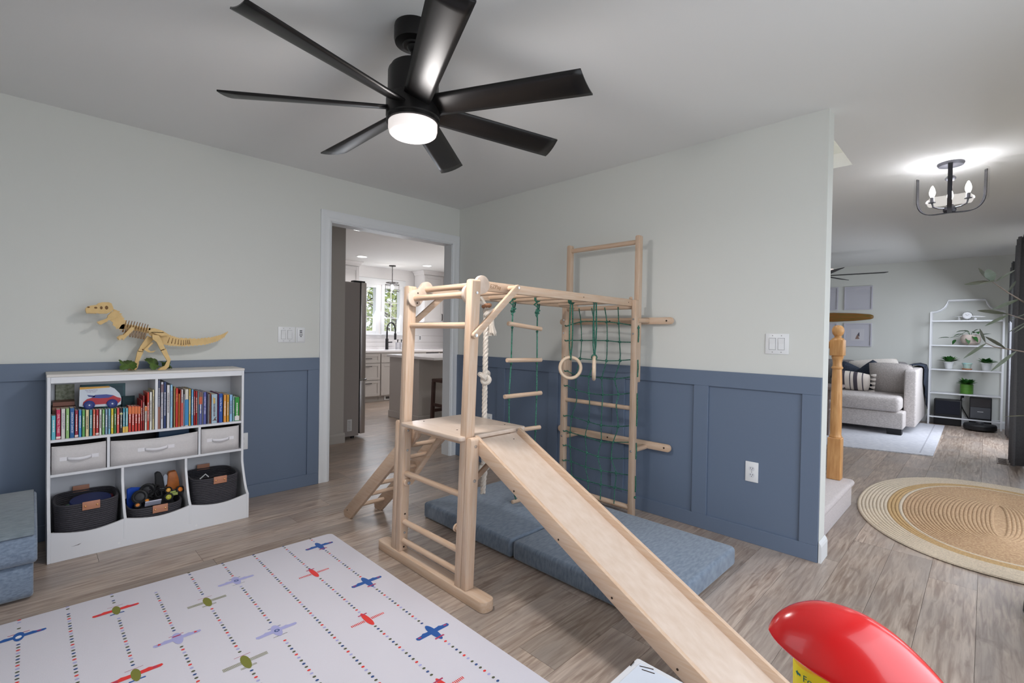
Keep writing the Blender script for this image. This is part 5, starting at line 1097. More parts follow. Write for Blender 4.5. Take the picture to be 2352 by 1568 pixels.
# ------------------------------------------------------------------ jute rug
jr = thing('jute_rug', 'oval jute rug with cream border on the hall floor', 'rug', (1.58, -3.83, 0))
JC, JA, JB = (1.60, -3.835), 1.125, .762
def supr(a_, b_, e=.92, n=96):
    out = []
    for i in range(n):
        t = 2*pi*i/n; c_, s_ = cos(t), sin(t); out.append((JC[0]+a_*math.copysign(abs(c_)**e, c_), JC[1]+b_*math.copysign(abs(s_)**e, s_)))
    return out
jm = [mk('jute_cream', C(222, 206, 184), .95, noise=(120, .25), bump=(200, .8)), mk('jute_gold', C(206, 172, 124), .95, noise=(120, .28), bump=(200, .8)), mk('jute_tan', C(204, 174, 138), .95, noise=(90, .32, (1, 1, 1), C(170, 136, 106)), bump=(200, .8))]
bands = {0: MB(), 1: MB(), 2: MB()}
w = .0215; k = 0; a_ = JA-.011
while a_ > .40:
    b_ = JB-(JA-a_)
    if b_ < .03: break
    d = JA-a_; m_ = 0 if d < .165 else (1 if d < .235 else (0 if d < .262 else 2))
    bands[m_].tube([(x, y, .0085) for x, y in supr(a_, b_, .92 if b_ > .2 else .85, 88)], .0118, 6, closed=True); a_ -= w; k += 1
for m_, nm in ((0, 'border_braid'), (1, 'gold_braid'), (2, 'centre_braid')): build(nm, bands[m_].xf(lambda p: V((p.x, p.y, max(.0005, p.z*.75)))), jm[m_], jr, smooth=60)
build('backing', MB().prism(supr(JA-.03, JB-.03), 'z', .0006, .006), jm[2], jr, smooth=0)
# ------------------------------------------------------------------ olive tree in dark planter
ot = thing('olive_tree', 'potted olive tree at the right edge with grey green leaves, dark woven planter', 'tree', (.095, -4.175, 0))
pc_ = (.095, -4.175)
build('planter', MB().lathe([(0, .004), (.285, .004), (.292, .02), (.286, .12), (.275, .30), (.262, .447), (.252, .450), (.250, .43), (0, .42)], (pc_[0], pc_[1], 0), 40), mk('planter_dark_weave', C(70, 74, 74), .9, noise=(60, .4, (1, 1, 6)), bump=(160, .8)), ot)
build('trunk', MB().tube([(pc_[0], pc_[1], .42), (pc_[0]+.02, pc_[1]-.02, .8), (pc_[0]-.01, pc_[1]+.02, 1.1), (pc_[0]+.03, pc_[1], 1.7)], [.018, .015, .012, .006], 10), M['twig'], ot)
def olive_leaf(mb, base, d, L, wv, droop=.2):
    d = V(d).normalized(); s = d.cross(V((0, 0, 1)))
    if s.length < .1: s = V((1, 0, 0))
    s.normalize(); s = (s*cos(wv)+d.cross(s)*sin(wv)).normalized(); n_ = d.cross(s); vs = []
    for i, (t, w_) in enumerate(((0, .06), (.15, .55), (.35, .95), (.55, 1.0), (.75, .78), (.92, .36), (1.0, .04))):
        c_ = V(base)+d*(L*t)-V((0, 0, 1))*(droop*L*t*t)
        for q in (-1, 0, 1): vs.append(c_+s*(q*w_*L*.235)+n_*(.02*L*abs(q)*w_))
    mb.add(vs, [(i*3+j, i*3+j+1, (i+1)*3+j+1, (i+1)*3+j) for i in range(6) for j in range(2)])
def lf(base, d, L, wv=0.3, droop=.15):
    mb = MB(); olive_leaf(mb, base, d, L, wv, droop); o = build('leaf', mb, M['olive'], ot, smooth=60, recalc=False); return o
XB = -.30
def branch(pts, r): build('branch', MB().tube(pts, [r-(r-.0012)*i/(len(pts)-1) for i in range(len(pts))], 6), M['twig'], ot)
bp = [V((pc_[0]+.01, pc_[1]+.01, .98)), V((.0, -3.985, 1.17)), V((-.12, -3.93, 1.285)), V((-.22, -3.868, 1.345)), V((-.29, -3.80, 1.400)), V((XB, -3.755, 1.445))]
branch(bp, .006)
for p_, d_, L in (((XB, -3.757, 1.444), (-.1, .045, .0), .090), ((XB, -3.757, 1.444), (-.02, .115, .008), .085), ((XB, -3.750, 1.447), (.0, .045, .085), .075), ((XB, -3.757, 1.446), (-.05, .02, .07), .070), ((XB, -3.762, 1.442), (0, -.06, .06), .080), ((-.27, -3.80, 1.40), (0, -.02, .05), .06), ((-.255, -3.835, 1.375), (.0, .08, -.03), .085), ((-.235, -3.85, 1.355), (-.05, -.03, .06), .08), ((-.225, -3.86, 1.35), (-.08, -.05, .02), .085), ((-.20, -3.88, 1.33), (-.03, .06, -.02), .08), ((-.20, -3.88, 1.33), (-.05, -.06, .05), .09), ((-.17, -3.90, 1.315), (-.02, .08, -.06), .10), ((-.15, -3.91, 1.305), (-.08, -.02, .06), .09), ((-.13, -3.92, 1.29), (-.06, .06, -.04), .09), ((-.12, -3.93, 1.285), (-.06, -.06, .02), .09), ((-.10, -3.94, 1.27), (-.05, -.04, .07), .08), ((-.06, -3.95, 1.24), (-.08, .03, -.03), .09)): lf(p_, d_, L)
b2 = [V((-.02, -3.99, 1.15)), V((-.14, -3.93, 1.235)), V((-.22, -3.86, 1.29)), V((XB, -3.80, 1.315))]
branch(b2, .004)
for p_, d_, L in (((XB, -3.80, 1.315), (0, .09, .03), .09), ((XB, -3.805, 1.312), (0, .07, -.035), .075), ((-.24, -3.85, 1.30), (-.04, -.08, .02), .085), ((-.22, -3.86, 1.29), (-.05, .06, -.04), .08), ((-.18, -3.90, 1.26), (-.06, .03, .05), .085), ((-.15, -3.92, 1.24), (-.04, -.07, -.02), .09)): lf(p_, d_, L)
b3 = [V((0, -4.0, 1.0)), V((-.16, -3.92, 1.155)), V((-.22, -3.86, 1.165)), V((XB, -3.765, 1.185)), V((XB, -3.742, 1.20))]
branch(b3, .004)
for p_, d_, L in (((XB, -3.742, 1.20), (0, .02, .075), .070), ((XB, -3.745, 1.199), (0, .07, -.055), .085), ((-.28, -3.80, 1.178), (0, .045, .045), .085), ((-.25, -3.83, 1.17), (0, .075, -.075), .10), ((-.20, -3.88, 1.16), (-.06, -.05, .09), .085), ((-.18, -3.90, 1.15), (-.06, .03, -.05), .085), ((-.15, -3.92, 1.15), (-.06, -.02, .07), .09), ((-.14, -3.93, 1.14), (-.06, .05, -.02), .08)): lf(p_, d_, L)
b4 = [V((.03, -4.0, .8)), V((-.1, -3.93, .88)), V((-.2, -3.86, .912))]
branch(b4, .004)
for p_, d_, L in (((-.2, -3.865, .912), (-.03, .08, .0), .07), ((-.16, -3.89, .90), (-.05, -.05, .05), .07)): lf(p_, d_, L)
for k in range(22):
    rr = random.Random(k+9); z = rr.uniform(1.15, 1.65); a = rr.uniform(0, 2*pi); p_ = V((pc_[0]+.02+cos(a)*.05, pc_[1]+sin(a)*.05-.05, z)); lf(p_, (cos(a), sin(a)-.3, .3), .085)
# ================================================================== HALL LIGHT
CHX, CHY = 1.47, -3.545
ch = thing('hall_light', 'semi-flush hall ceiling light with clear glass drum and lit candle bulbs', 'ceiling light', (CHX, CHY, 2.44))
GM = mk('brushed_gunmetal', C(120, 120, 128), .35, .8)
DGM = mk('dark_gunmetal', C(66, 66, 72), .4, .6)
build('canopy', MB().lathe([(0, 2.44), (.072, 2.44), (.074, 2.432), (.066, 2.418), (.03, 2.412), (0, 2.412)], (CHX, CHY, 0), 36), GM, ch)
build('stem', MB().cyl((CHX, CHY, 2.414), (CHX, CHY, 2.115), .007, 12).lathe([(0, 2.352), (.02, 2.348), (.030, 2.336), (.030, 2.328), (.02, 2.318), (0, 2.316)], (CHX, CHY, 0), 24), GM, ch)
build('hub', MB().lathe([(0, 2.135), (.034, 2.133), (.036, 2.112), (.030, 2.102), (0, 2.10)], (CHX, CHY, 0), 28), DGM, ch)
build('glass_drum', MB().lathe([(.193, 2.17), (.193, 2.36), (.1905, 2.36), (.1905, 2.17), (.193, 2.17)], (CHX, CHY, 0), 48, caps=False), M['glass'], ch, smooth=60)
BULB = mk('lit_bulb', C(255, 250, 244), .3, emit=(1, .96, .92, 1), estr=14)
for k in range(3):
    a = rad(-58+120*k); d = V((cos(a), sin(a), 0)); c_ = V((CHX, CHY, 0)); sdv = V((-sin(a), cos(a), 0))
    pts = [(0, 2.098), (.10, 2.104), (.15, 2.120), (.185, 2.155), (.202, 2.205), (.205, 2.28), (.206, 2.385)]
    pp = [c_+d*r+V((0, 0, z)) for r, z in pts]; pp = smooth_path(pp, 4); mb = MB(); vs = []
    for i, p_ in enumerate(pp):
        t_ = (pp[min(i+1, len(pp)-1)]-pp[max(i-1, 0)]).normalized(); nn = t_.cross(sdv).normalized()
        for q, w_ in ((-1, -1), (1, -1), (1, 1), (-1, 1)): vs.append(p_+sdv*(q*.012)+nn*(w_*.003))
    n_ = len(pp); mb.add(vs, [(i*4+j, i*4+(j+1) % 4, (i+1)*4+(j+1) % 4, (i+1)*4+j) for i in range(n_-1) for j in range(4)]+[(0, 1, 2, 3), ((n_-1)*4+3, (n_-1)*4+2, (n_-1)*4+1, (n_-1)*4)])
    build('arm', mb, DGM, ch)
    b_ = rad(2+120*k); e = V((cos(b_), sin(b_), 0)); bp_ = c_+e*.105
    s_ = build('candle_arm', MB().tube([c_+e*.02+V((0, 0, 2.125)), c_+e*.07+V((0, 0, 2.128)), c_+e*.098+V((0, 0, 2.138)), bp_+V((0, 0, 2.165))], .0055, 8).lathe([(0, 2.165), (.020, 2.168), (.020, 2.172), (.011, 2.174), (.011, 2.205), (0, 2.205)], tuple(bp_), 18), GM, ch)
    build('bulb', MB().lathe([(0, 2.205), (.009, 2.207), (.016, 2.225), (.0175, 2.24), (.013, 2.262), (.005, 2.282), (0, 2.286)], tuple(bp_), 18), BULB, ch)
    point('hall_bulb', (bp_.x, bp_.y, 2.245), 13, (.96, .96, 1.0), .02)
# ================================================================== LIVING ROOM
rg = thing('area_rug', 'pale grey distressed area rug under the sofa', 'rug', (5, -2.2, 0))
b = MB().prism([(3.672, -3.372), (6.24, -3.345), (6.24, -.6), (3.04, -.9)], 'z', .0006, .011); build('pile', b, mk('rug_pale', C(222, 222, 226), .95, noise=(20, .35, (6, 1, 1), C(178, 180, 190)), bump=(200, .5)), rg)
build('border_line', MB().bar((3.74, -3.262, .0113), (6.2, -3.24, .0113), .012, .001), mk('rug_line', C(172, 172, 180), .95), rg, smooth=0)
so = thing('sofa', 'large grey chenille sectional sofa with a chaise in the living room', 'sofa', (5.6, -2.2, 0)); SF = M['sofa']
build('base', MB().box(4.76, 6.45, -3.02, -.4, .085, .300), SF, so, bevel=.018, segs=3)
build('chaise_cushion', MB().box(4.725, 6.2, -2.985, -1.95, .302, .488), SF, so, bevel=.05, segs=4, smooth=60)
build('seat_cushion', MB().box(5.35, 6.2, -1.94, -.5, .302, .488), SF, so, bevel=.05, segs=4, smooth=60)
build('side_back', MB().prism([(5.06, .09), (6.47, .09), (6.47, .845), (5.10, .835), (5.06, .82)], 'y', -3.115, -2.99), SF, so, bevel=.02, segs=3, smooth=60)
build('rear_back', MB().box(6.27, 6.48, -2.985, -.4, .09, .80), SF, so, bevel=.03, segs=3, smooth=60)
for y0, y1 in ((-2.30, -1.70), (-1.68, -1.05), (-2.93, -2.34)): build('back_cushion', MB().box(6.02, 6.28, y0, y1, .47, .90), M['sofad'], so, bevel=.07, segs=4, smooth=60)
for x, y in ((4.84, -2.93), (4.84, -.5), (6.38, -2.96), (6.38, -.5)): build('foot', MB().prism([(x-.06, .0115), (x+.06, .0115), (x+.075, .09), (x-.075, .09)], 'y', y-.075, y+.075), M['blackm'], so, bevel=.004)
def pillow(nm, lab, c_, w, h, t_, yaw, roll, m, tilt=.25, extra=None, grp='cushions on the sofa'):
    t = thing(nm, lab, 'cushion', c_, grp); mb = MB(); n = 15; top = []; mtx = Matrix.Translation(c_) @ Matrix.Rotation(yaw, 4, 'Z') @ Matrix.Rotation(-tilt, 4, 'Y') @ Matrix.Rotation(roll, 4, 'X')
    for s_ in (1, -1):
        vs = []
        for i in range(n):
            for j in range(n):
                u, v = i/(n-1)*2-1, j/(n-1)*2-1; e = max(0, (1-abs(u)**2.6)*(1-abs(v)**2.6))**.5; pin = 1-.06*(u*u*v*v)-.05*(1-max(abs(u), abs(v)))*0
                vs.append(mtx @ V((s_*t_/2*e, u*w/2*(1-.07*v*v*(abs(u))), v*h/2*(1-.07*u*u*abs(v)))))
        mb.grid(vs, n, n)
    o = build('cover', mb, m, t, smooth=80)
    if extra: extra(t, mtx)
    return t
pillow('cushion', 'big plump grey cushion leaning on the chaise side back', (5.52, -2.82, .67), .56, .50, .24, -.35, .0, M['sofa'], .35)
pillow('cushion', 'navy blue knit cushion left of the other navy one', (5.86, -2.28, .66), .44, .36, .15, .1, .55, M['navy'], .35)
pillow('cushion', 'navy blue knit cushion in front of the white one', (5.76, -2.60, .66), .46, .42, .15, -.1, .78, M['navy'], .35)
pillow('cushion', 'white textured cushion behind the navy ones', (5.96, -2.55, .76), .62, .36, .14, .05, -.12, M['cream'], .3)
def stripes(t, mtx):
    pass
def stripe_mat():
    m = mk('striped_weave', C(222, 212, 202), .95, bump=(140, .5)); nt = m.node_tree; n = nt.nodes; L = nt.links
    tc = n.new('ShaderNodeTexCoord'); mp = n.new('ShaderNodeMapping'); mp.inputs['Rotation'].default_value = (0, 0, 0); sp = n.new('ShaderNodeSeparateXYZ'); L.new(tc.outputs['Generated'], sp.inputs[0])
    r = n.new('ShaderNodeValToRGB'); e = r.color_ramp; e.interpolation = 'CONSTANT'; e.elements[0].color = C(222, 212, 202); e.elements[1].position = .16; e.elements[1].color = C(92, 86, 92)
    for p_, c_ in ((.19, (222, 212, 202)), (.30, (78, 72, 80)), (.40, (222, 212, 202)), (.47, (96, 90, 96)), (.50, (222, 212, 202)), (.62, (78, 72, 80)), (.72, (222, 212, 202)), (.80, (96, 90, 96)), (.83, (222, 212, 202))): x = e.elements.new(p_); x.color = C(*c_)
    L.new(sp.outputs[1], r.inputs[0]); L.new(r.outputs[0], n['Principled BSDF'].inputs['Base Color']); return m
def tassels(t, mtx):
    for s_ in (-1,):
        for k in range(5):
            z = -.13+.065*k; p_ = mtx @ V((0, -.225, z)); q = mtx @ V((.01, -.285, z-.01))
            build('tassel', MB().tube([p_, p_.lerp(q, .3), p_.lerp(q, .5), q], [.005, .012, .018, .024], 8), M['cream'], t)
pillow('cushion', 'cream and black striped lumbar cushion with tassels', (5.36, -2.36, .63), .46, .29, .17, .05, .10, stripe_mat(), .45, tassels)
tb_ = thing('throw_blanket', 'dark navy knit throw draped over the sofa side back corner', 'blanket', (6.2, -3.05, .85))
prof = [(-2.86, .66), (-2.90, .80), (-2.965, .872), (-3.05, .885), (-3.125, .862), (-3.142, .78), (-3.146, .60), (-3.148, .40), (-3.146, .20)]
vs = []
for i in range(9):
    x = 5.88+.60*i/8
    for j, (y, z) in enumerate(prof): zz = z if j < 5 else max(z+.42*(1-i/8)**1.2, .18) if j > 5 else z; vs.append((x, y+.006*sin(i*2.1+j), min(zz, .862) if j >= 5 else zz+.006*sin(i*1.7)))
mb = MB().grid(vs, 9, 9); o = build('knit', mb, M['navy'], tb_, smooth=70, recalc=False); o.modifiers.new('thickness', 'SOLIDIFY').thickness = .014
et = thing('end_table', 'grey brown end table with turned legs half hidden behind the newel post', 'table', (4.3, -2.1, 0))
build('table_top', MB().prism(rrect(3.98, 4.60, -2.43, -1.85, .01, 2), 'z', .585, .622), M['gywood'], et, bevel=.006, segs=2)
build('apron', MB().box(4.03, 4.55, -2.38, -1.90, .47, .585), M['gywood'], et, bevel=.003)
for x, y in ((4.06, -2.35), (4.52, -2.35), (4.06, -1.93), (4.52, -1.93)): build('leg', MB().lathe([(0, .012), (.018, .012), (.022, .06), (.026, .20), (.024, .30), (.032, .33), (.024, .345), (.034, .39), (.036, .43), (.022, .46), (.024, .475), (0, .48)], (x, y, 0), 16), M['gywood'], et)
def frame(y0, y1, z0, z1, lab, extra=None):
    t = thing('framed_picture', lab, 'picture', (6.6, (y0+y1)/2, (z0+z1)/2), 'framed pictures on the living room wall'); x1 = 6.5985; x0 = 6.575; w = .016
    build('frame', MB().box(x0, x1, y0, y0+w, z0, z1).box(x0, x1, y1-w, y1, z0, z1).box(x0, x1, y0+w, y1-w, z0, z0+w).box(x0, x1, y0+w, y1-w, z1-w, z1), mk('frame_pale', C(204, 202, 212), .4), t, smooth=0)
    build('mat_board', MB().box(x1-.008, x1, y0+w, y1-w, z0+w, z1-w), mk('mat_board', C(206, 205, 214), .8), t, smooth=0)
    build('glazing', MB().box(x0+.004, x0+.006, y0+w, y1-w, z0+w, z1-w), M['glass'], t, smooth=0)
    if extra: extra(t)
frame(-2.425, -2.045, 1.715, 2.10, 'pale framed picture above the surfboard plank, right one')
def boat(t):
    X_ = 6.5895
    build('print_sheet', MB().box(X_-.0005, X_, -2.325, -2.15, 1.21, 1.40), mk('print_paper', C(216, 214, 220), .8), t, smooth=0)
    build('print', MB().prism([(-2.205, 1.235), (-2.255, 1.235), (-2.268, 1.25), (-2.250, 1.262), (-2.262, 1.345), (-2.225, 1.29)], 'x', X_-.001, X_-.0005), cmat((150, 122, 112)), t, smooth=0)
    build('print', MB().prism([(-2.265, 1.27), (-2.235, 1.31), (-2.26, 1.35)], 'x', X_-.0014, X_-.0005), cmat((92, 90, 104)), t, smooth=0)
frame(-2.425, -2.05, 1.115, 1.495, 'pale framed picture with a small brown tent-shaped print below the surfboard plank', boat)
frame(-1.955, -1.575, 1.715, 2.10, 'pale framed picture above the surfboard plank, left one cut by the wall end')
frame(-1.955, -1.575, 1.115, 1.495, 'pale framed picture below the surfboard plank, left one behind the newel post')
sb = thing('wooden_surfboard', 'amber wooden surfboard plank mounted between the framed pictures', 'surfboard', (6.57, -1.8, 1.6))
pts = [(-2.448, 1.595), (-2.44, 1.622), (-2.40, 1.638), (-2.2, 1.658), (-1.9, 1.672), (-1.5, 1.66), (-1.2, 1.60), (-1.5, 1.53), (-1.9, 1.520), (-2.2, 1.534), (-2.40, 1.556), (-2.44, 1.571)]
build('board', MB().prism(pts, 'x', 6.555, 6.597), mk('amber_varnish', C(150, 92, 40), .3, noise=(6, .45, (1, 1, 8), C(112, 98, 38)), coat=.4), sb, bevel=.006, segs=2)
lfn = thing('ceiling_fan', 'black ceiling fan in the living room, cut by the wall end', 'ceiling fan', (5.0, -2.06, 2.44))
build('canopy', MB().lathe([(0, 2.44), (.07, 2.44), (.07, 2.40), (.03, 2.39), (.015, 2.38), (.015, 2.24), (.09, 2.23), (.10, 2.17), (.09, 2.10), (0, 2.09)], (5.0, -2.06, 0), 30), BK, lfn)
build('light_bowl', MB().lathe([(.13, 2.215), (.10, 2.18), (.06, 2.165), (0, 2.16)], (5.0, -2.06, 0), 28, caps=False), mk('fan_bowl', C(236, 222, 214), .4, emit=(1, .9, .84, 1), estr=.5), lfn)
for k in range(5):
    a = rad(-83-72*k); mb = MB().add([(.08, -.055, 2.12), (.70, -.065, 2.12), (.74, .065, 2.145), (.08, .055, 2.14), (.08, -.055, 2.113), (.70, -.065, 2.113), (.74, .065, 2.138), (.08, .055, 2.133)], [(0, 1, 2, 3), (7, 6, 5, 4), (0, 4, 5, 1), (1, 5, 6, 2), (2, 6, 7, 3), (3, 7, 4, 0)]); mb.xf(lambda p, a=a: V((5.0+p.x*cos(a)-p.y*sin(a), -2.06+p.x*sin(a)+p.y*cos(a), p.z))); build('blade', mb, M['blackm'], lfn, smooth=0)
# white metal shelf with plants
sh = thing('etagere_shelf', 'tall white metal shelf with an arched top against the living room wall', 'shelf', (6.45, -3.53, 0))
WMt = mk('white_metal', C(232, 233, 236), .35); X0, X1, YL, YR = 6.36, 6.57, -3.158, -3.912
for x in (X0, X1):
    for y in (YL, YR): build('post', MB().box(x-.010, x+.010, y-.010, y+.010, 0, 1.648), WMt, sh, smooth=0)
    pts = [(YL, 1.645), (YL-.055, 1.652), (YL-.10, 1.672), (YL-.14, 1.708), (YL-.165, 1.755), (YL-.185, 1.812), (YR+.185, 1.812), (YR+.165, 1.755), (YR+.14, 1.708), (YR+.10, 1.672), (YR+.055, 1.652), (YR, 1.645)]
    for q in (0,): build('arch', MB().tube([(x, y, z) for y, z in pts], .0095, 6), WMt, sh, smooth=0)
for z in (1.523, 1.166, .814, .470, .122):
    for x in (X0, X1): build('shelf_bar', MB().box(x-.009, x+.009, YR, YL, z-.018, z), WMt, sh, smooth=0)
    for y in (YL, YR): build('shelf_bar', MB().box(X0, X1, y-.009, y+.009, z-.018, z), WMt, sh, smooth=0)
    if z > .2: build('glass_shelf', MB().box(X0, X1, YR+.009, YL-.009, z, z+.004), M['glass'], sh, smooth=0)
XM = 6.45
pc2 = thing('plane_clock', 'silver airplane desk clock on the top shelf', 'clock', (XM, -3.543, 1.528)); SV = M['silver']
build('engine', MB().lathe([(0, -.03), (.05, -.03), (.058, -.01), (.058, .03), (.045, .05), (0, .05)], (XM, -3.543, 1.592), 28, 'x'), SV, pc2); build('dial', MB().lathe([(0, -.034), (.042, -.033), (.044, -.03)], (XM, -3.543, 1.592), 28, 'x'), mk('dial_white', C(230, 230, 232), .4), pc2)
for a in (.6, 2.4): build('hand', MB().bar((XM-.0355, -3.543, 1.592), (XM-.0355, -3.543-.028*cos(a), 1.592+.028*sin(a)), .003, .002), M['hole'], pc2, smooth=0)
build('wing', MB().prism([(-3.35, 1.578), (-3.42, 1.584), (-3.543, 1.588), (-3.66, 1.584), (-3.735, 1.574), (-3.66, 1.574), (-3.543, 1.574), (-3.42, 1.574)], 'x', XM-.02, XM+.04), SV, pc2, smooth=0)
for y in (-3.46, -3.628): build('landing_wheel', MB().lathe([(0, -.008), (.014, -.008), (.014, .008), (0, .008)], (XM, y, 1.543), 16, 'x').cyl((XM, y, 1.543), (XM, y+.006, 1.58), .003), SV, pc2)
build('tail_stand', MB().cyl((XM+.03, -3.543, 1.5285), (XM+.03, -3.543, 1.55), .02, 12), SV, pc2)
def leaf_mb(base, d, L, W_, droop=.4, fold=.15):
    mb = MB(); d = V(d).normalized(); s = d.cross(V((0, 0, 1)))
    if s.length < .1: s = V((0, 1, 0))
    s.normalize(); vs = []
    for t, w_ in ((0, .1), (.18, .75), (.4, 1.0), (.65, .8), (.86, .4), (1, .02)):
        c_ = V(base)+d*(L*t)-V((0, 0, 1))*(droop*L*t*t)
        for q in (-1, 0, 1): vs.append(c_+s*(q*w_*W_/2)+V((0, 0, fold*abs(q)*w_*W_)))
    return mb.add(vs, [(i*3+j, i*3+j+1, (i+1)*3+j+1, (i+1)*3+j) for i in range(5) for j in range(2)])
pp_ = thing('pothos_plant', 'trailing green pothos in a round beige pot on the second shelf', 'potted plant', (XM, -3.585, 1.17))
build('pot', MB().lathe([(0, 1.1705), (.06, 1.171), (.095, 1.20), (.108, 1.245), (.104, 1.29), (.088, 1.318), (.082, 1.318), (.08, 1.30), (0, 1.30)], (XM, -3.585, 0), 32), M['potc'], pp_)
for (b_, d_, L, W_, dr_) in (((0, .02, 1.36), (-.3, .75, .25), .15, .085, .35), ((-.05, .08, 1.32), (-.4, .8, .2), .11, .06, .5), ((-.06, -.03, 1.34), (-.5, -.3, .4), .12, .08, .7), ((-.08, -.02, 1.30), (-.5, -.35, -.3), .11, .06, .4), ((-.07, .03, 1.28), (-.5, -.1, -.5), .10, .055, .3), ((0, -.10, 1.31), (-.3, -.8, .25), .12, .07, .1), ((.02, -.02, 1.35), (-.1, -.5, .6), .10, .06, .3), ((-.03, .22, 1.27), (-.2, .8, .1), .13, .075, .2), ((-.03, .16, 1.245), (-.3, .2, -.5), .08, .05, .1)): build('leaf', leaf_mb((XM+b_[0], -3.585+b_[1], b_[2]), d_, L, W_, dr_), M['plant'], pp_, smooth=60, recalc=False)
build('stem', MB().tube([(XM, -3.585, 1.30), (XM-.01, -3.54, 1.37), (XM-.03, -3.46, 1.30), (XM-.03, -3.37, 1.27)], .003, 5).tube([(XM, -3.585, 1.30), (XM, -3.60, 1.36)], .003, 5).tube([(XM, -3.58, 1.30), (XM, -3.56, 1.37)], .003, 5), M['plant'], pp_)
def cactus(y, z, lab, pot_r, pot_h, mpot, n, spread, hh, nm='christmas_cactus', grp=None, seed=0, vase=False):
    t = thing(nm, lab, 'potted plant', (XM, y, z), grp); z += .0045
    if vase: build('vase', MB().lathe([(0, z), (pot_r, z), (pot_r, z+pot_h), (pot_r*.94, z+pot_h), (pot_r*.94, z+.01), (0, z+.01)], (XM, y, 0), 28), mpot, t)
    else: build('pot', MB().lathe([(0, z), (pot_r*.72, z), (pot_r*.93, z+pot_h*.82), (pot_r, z+pot_h*.84), (pot_r, z+pot_h), (pot_r*.9, z+pot_h), (pot_r*.86, z+pot_h*.9), (0, z+pot_h*.9)], (XM, y, 0), 28), mpot, t)
    rr = random.Random(seed)
    for k in range(n):
        a = 2*pi*k/n+rr.uniform(-.3, .3); el = rr.uniform(.35, 1.3); d_ = V((cos(a)*cos(el), sin(a)*cos(el), sin(el))); b_ = V((XM+cos(a)*pot_r*.35, y+sin(a)*pot_r*.35, z+pot_h*.95))
        build('leaf', leaf_mb(b_, d_, spread*rr.uniform(.75, 1.1), .048, .25), M['plant'] if k % 3 else mk('plant_light_%d_%d' % (seed, k), C(76, 134, 58), .5), t, smooth=60, recalc=False)
    return t
cactus(-3.362, .814, 'small leafy plant in a white pot at the left of the third shelf', .056, .105, M['plastw'], 34, .125, .1, 'potted_plant', 'small plants in white pots', 3)
cactus(-3.752, .814, 'small leafy plant in a white pot at the right of the third shelf', .058, .105, M['plastw'], 34, .115, .1, 'potted_plant', 'small plants in white pots', 8)
t = cactus(-3.557, .470, 'leafy plant in a green cylinder vase on the lowest glass shelf', .072, .135, mk('green_wrapped_vase', C(92, 146, 56), .35, noise=(6, .3, (1, 1, 6))), 44, .125, .1, 'potted_plant', None, 12, True)
t = thing('flower_pot', 'small aqua painted flower pot on an orange saucer on the third shelf', 'pot', (XM, -3.556, .8185))
build('saucer', MB().lathe([(0, .8187), (.050, .8187), (.056, .832), (.050, .832), (0, .826)], (XM, -3.556, 0), 28), mk('terracotta', C(206, 122, 78), .7), t)
build('pot', MB().lathe([(0, .8325), (.036, .8325), (.048, .892), (.054, .893), (.057, .913), (.051, .913), (.046, .90), (0, .895)], (XM, -3.556, 0), 28), mk('pot_aqua', C(150, 206, 214), .5, noise=(20, .2, (1, 1, 5), C(210, 216, 190))), t)
t = thing('speaker_box', 'black subwoofer speaker box on the floor under the white shelf', 'speaker', (6.45, -3.36, 0)); build('cabinet', MB().box(6.38, 6.545, -3.512, -3.215, .006, .372), M['blackm'], t, bevel=.006, segs=2); build('grille', MB().box(6.374, 6.382, -3.495, -3.232, .16, .355), mk('speaker_cloth', C(30, 32, 42), .9, bump=(300, .6)), t, bevel=.002)
t = thing('vacuum_dock', 'black robot vacuum charging dock under the white shelf', 'vacuum dock', (6.47, -3.69, 0)); build('tower', MB().box(6.40, 6.54, -3.818, -3.592, .02, .432), M['blackm'], t, bevel=.008, segs=2); build('front_window', MB().box(6.394, 6.402, -3.806, -3.604, .30, .42), mk('smoked_gloss', C(58, 58, 62), .15), t, smooth=0); build('front_panel', MB().box(6.394, 6.402, -3.806, -3.604, .14, .295), mk('graphite', C(84, 86, 92), .4), t, smooth=0); build('label_mark', MB().box(6.393, 6.3945, -3.735, -3.675, .232, .238), M['plastw'], t, smooth=0); build('ramp', MB().prism([(6.36, .003), (6.42, .003), (6.42, .05), (6.37, .012)], 'y', -3.82, -3.59), M['blackm'], t, smooth=0)
t = thing('robot_vacuum', 'round black robot vacuum on the floor in front of its dock', 'robot vacuum', (6.18, -3.70, 0)); build('body', MB().lathe([(0, .012), (.155, .012), (.168, .025), (.170, .07), (.160, .088), (0, .092)], (6.185, -3.705, 0), 40), M['blackm'], t); build('turret', MB().lathe([(0, .091), (.04, .091), (.042, .105), (.036, .112), (0, .112)], (6.21, -3.705, 0), 24), mk('turret_grey', C(70, 70, 74), .35), t); build('wheel', MB().cyl((6.185, -3.82, .018), (6.185, -3.59, .018), .018, 14), M['blackm'], t)
t = thing('power_cable', 'black power cable running down the wall behind the shelf', 'cord', (6.59, -3.5, .2)); build('cable', MB().tube(smooth_path([V(p) for p in ((6.588, -3.508, .415), (6.575, -3.50, .36), (6.57, -3.515, .26), (6.565, -3.55, .18), (6.56, -3.585, .10))], 4), .006, 6), M['blackm'], t)
t = thing('wall_outlet', 'black plug in a white outlet on the wall behind the shelf', 'outlet', (6.6, -3.512, .41)); build('cover_plate', MB().box(6.594, 6.5995, -3.548, -3.478, .355, .47), PLW, t, bevel=.002); build('plug', MB().box(6.572, 6.594, -3.530, -3.498, .40, .43), M['blackm'], t, bevel=.003)
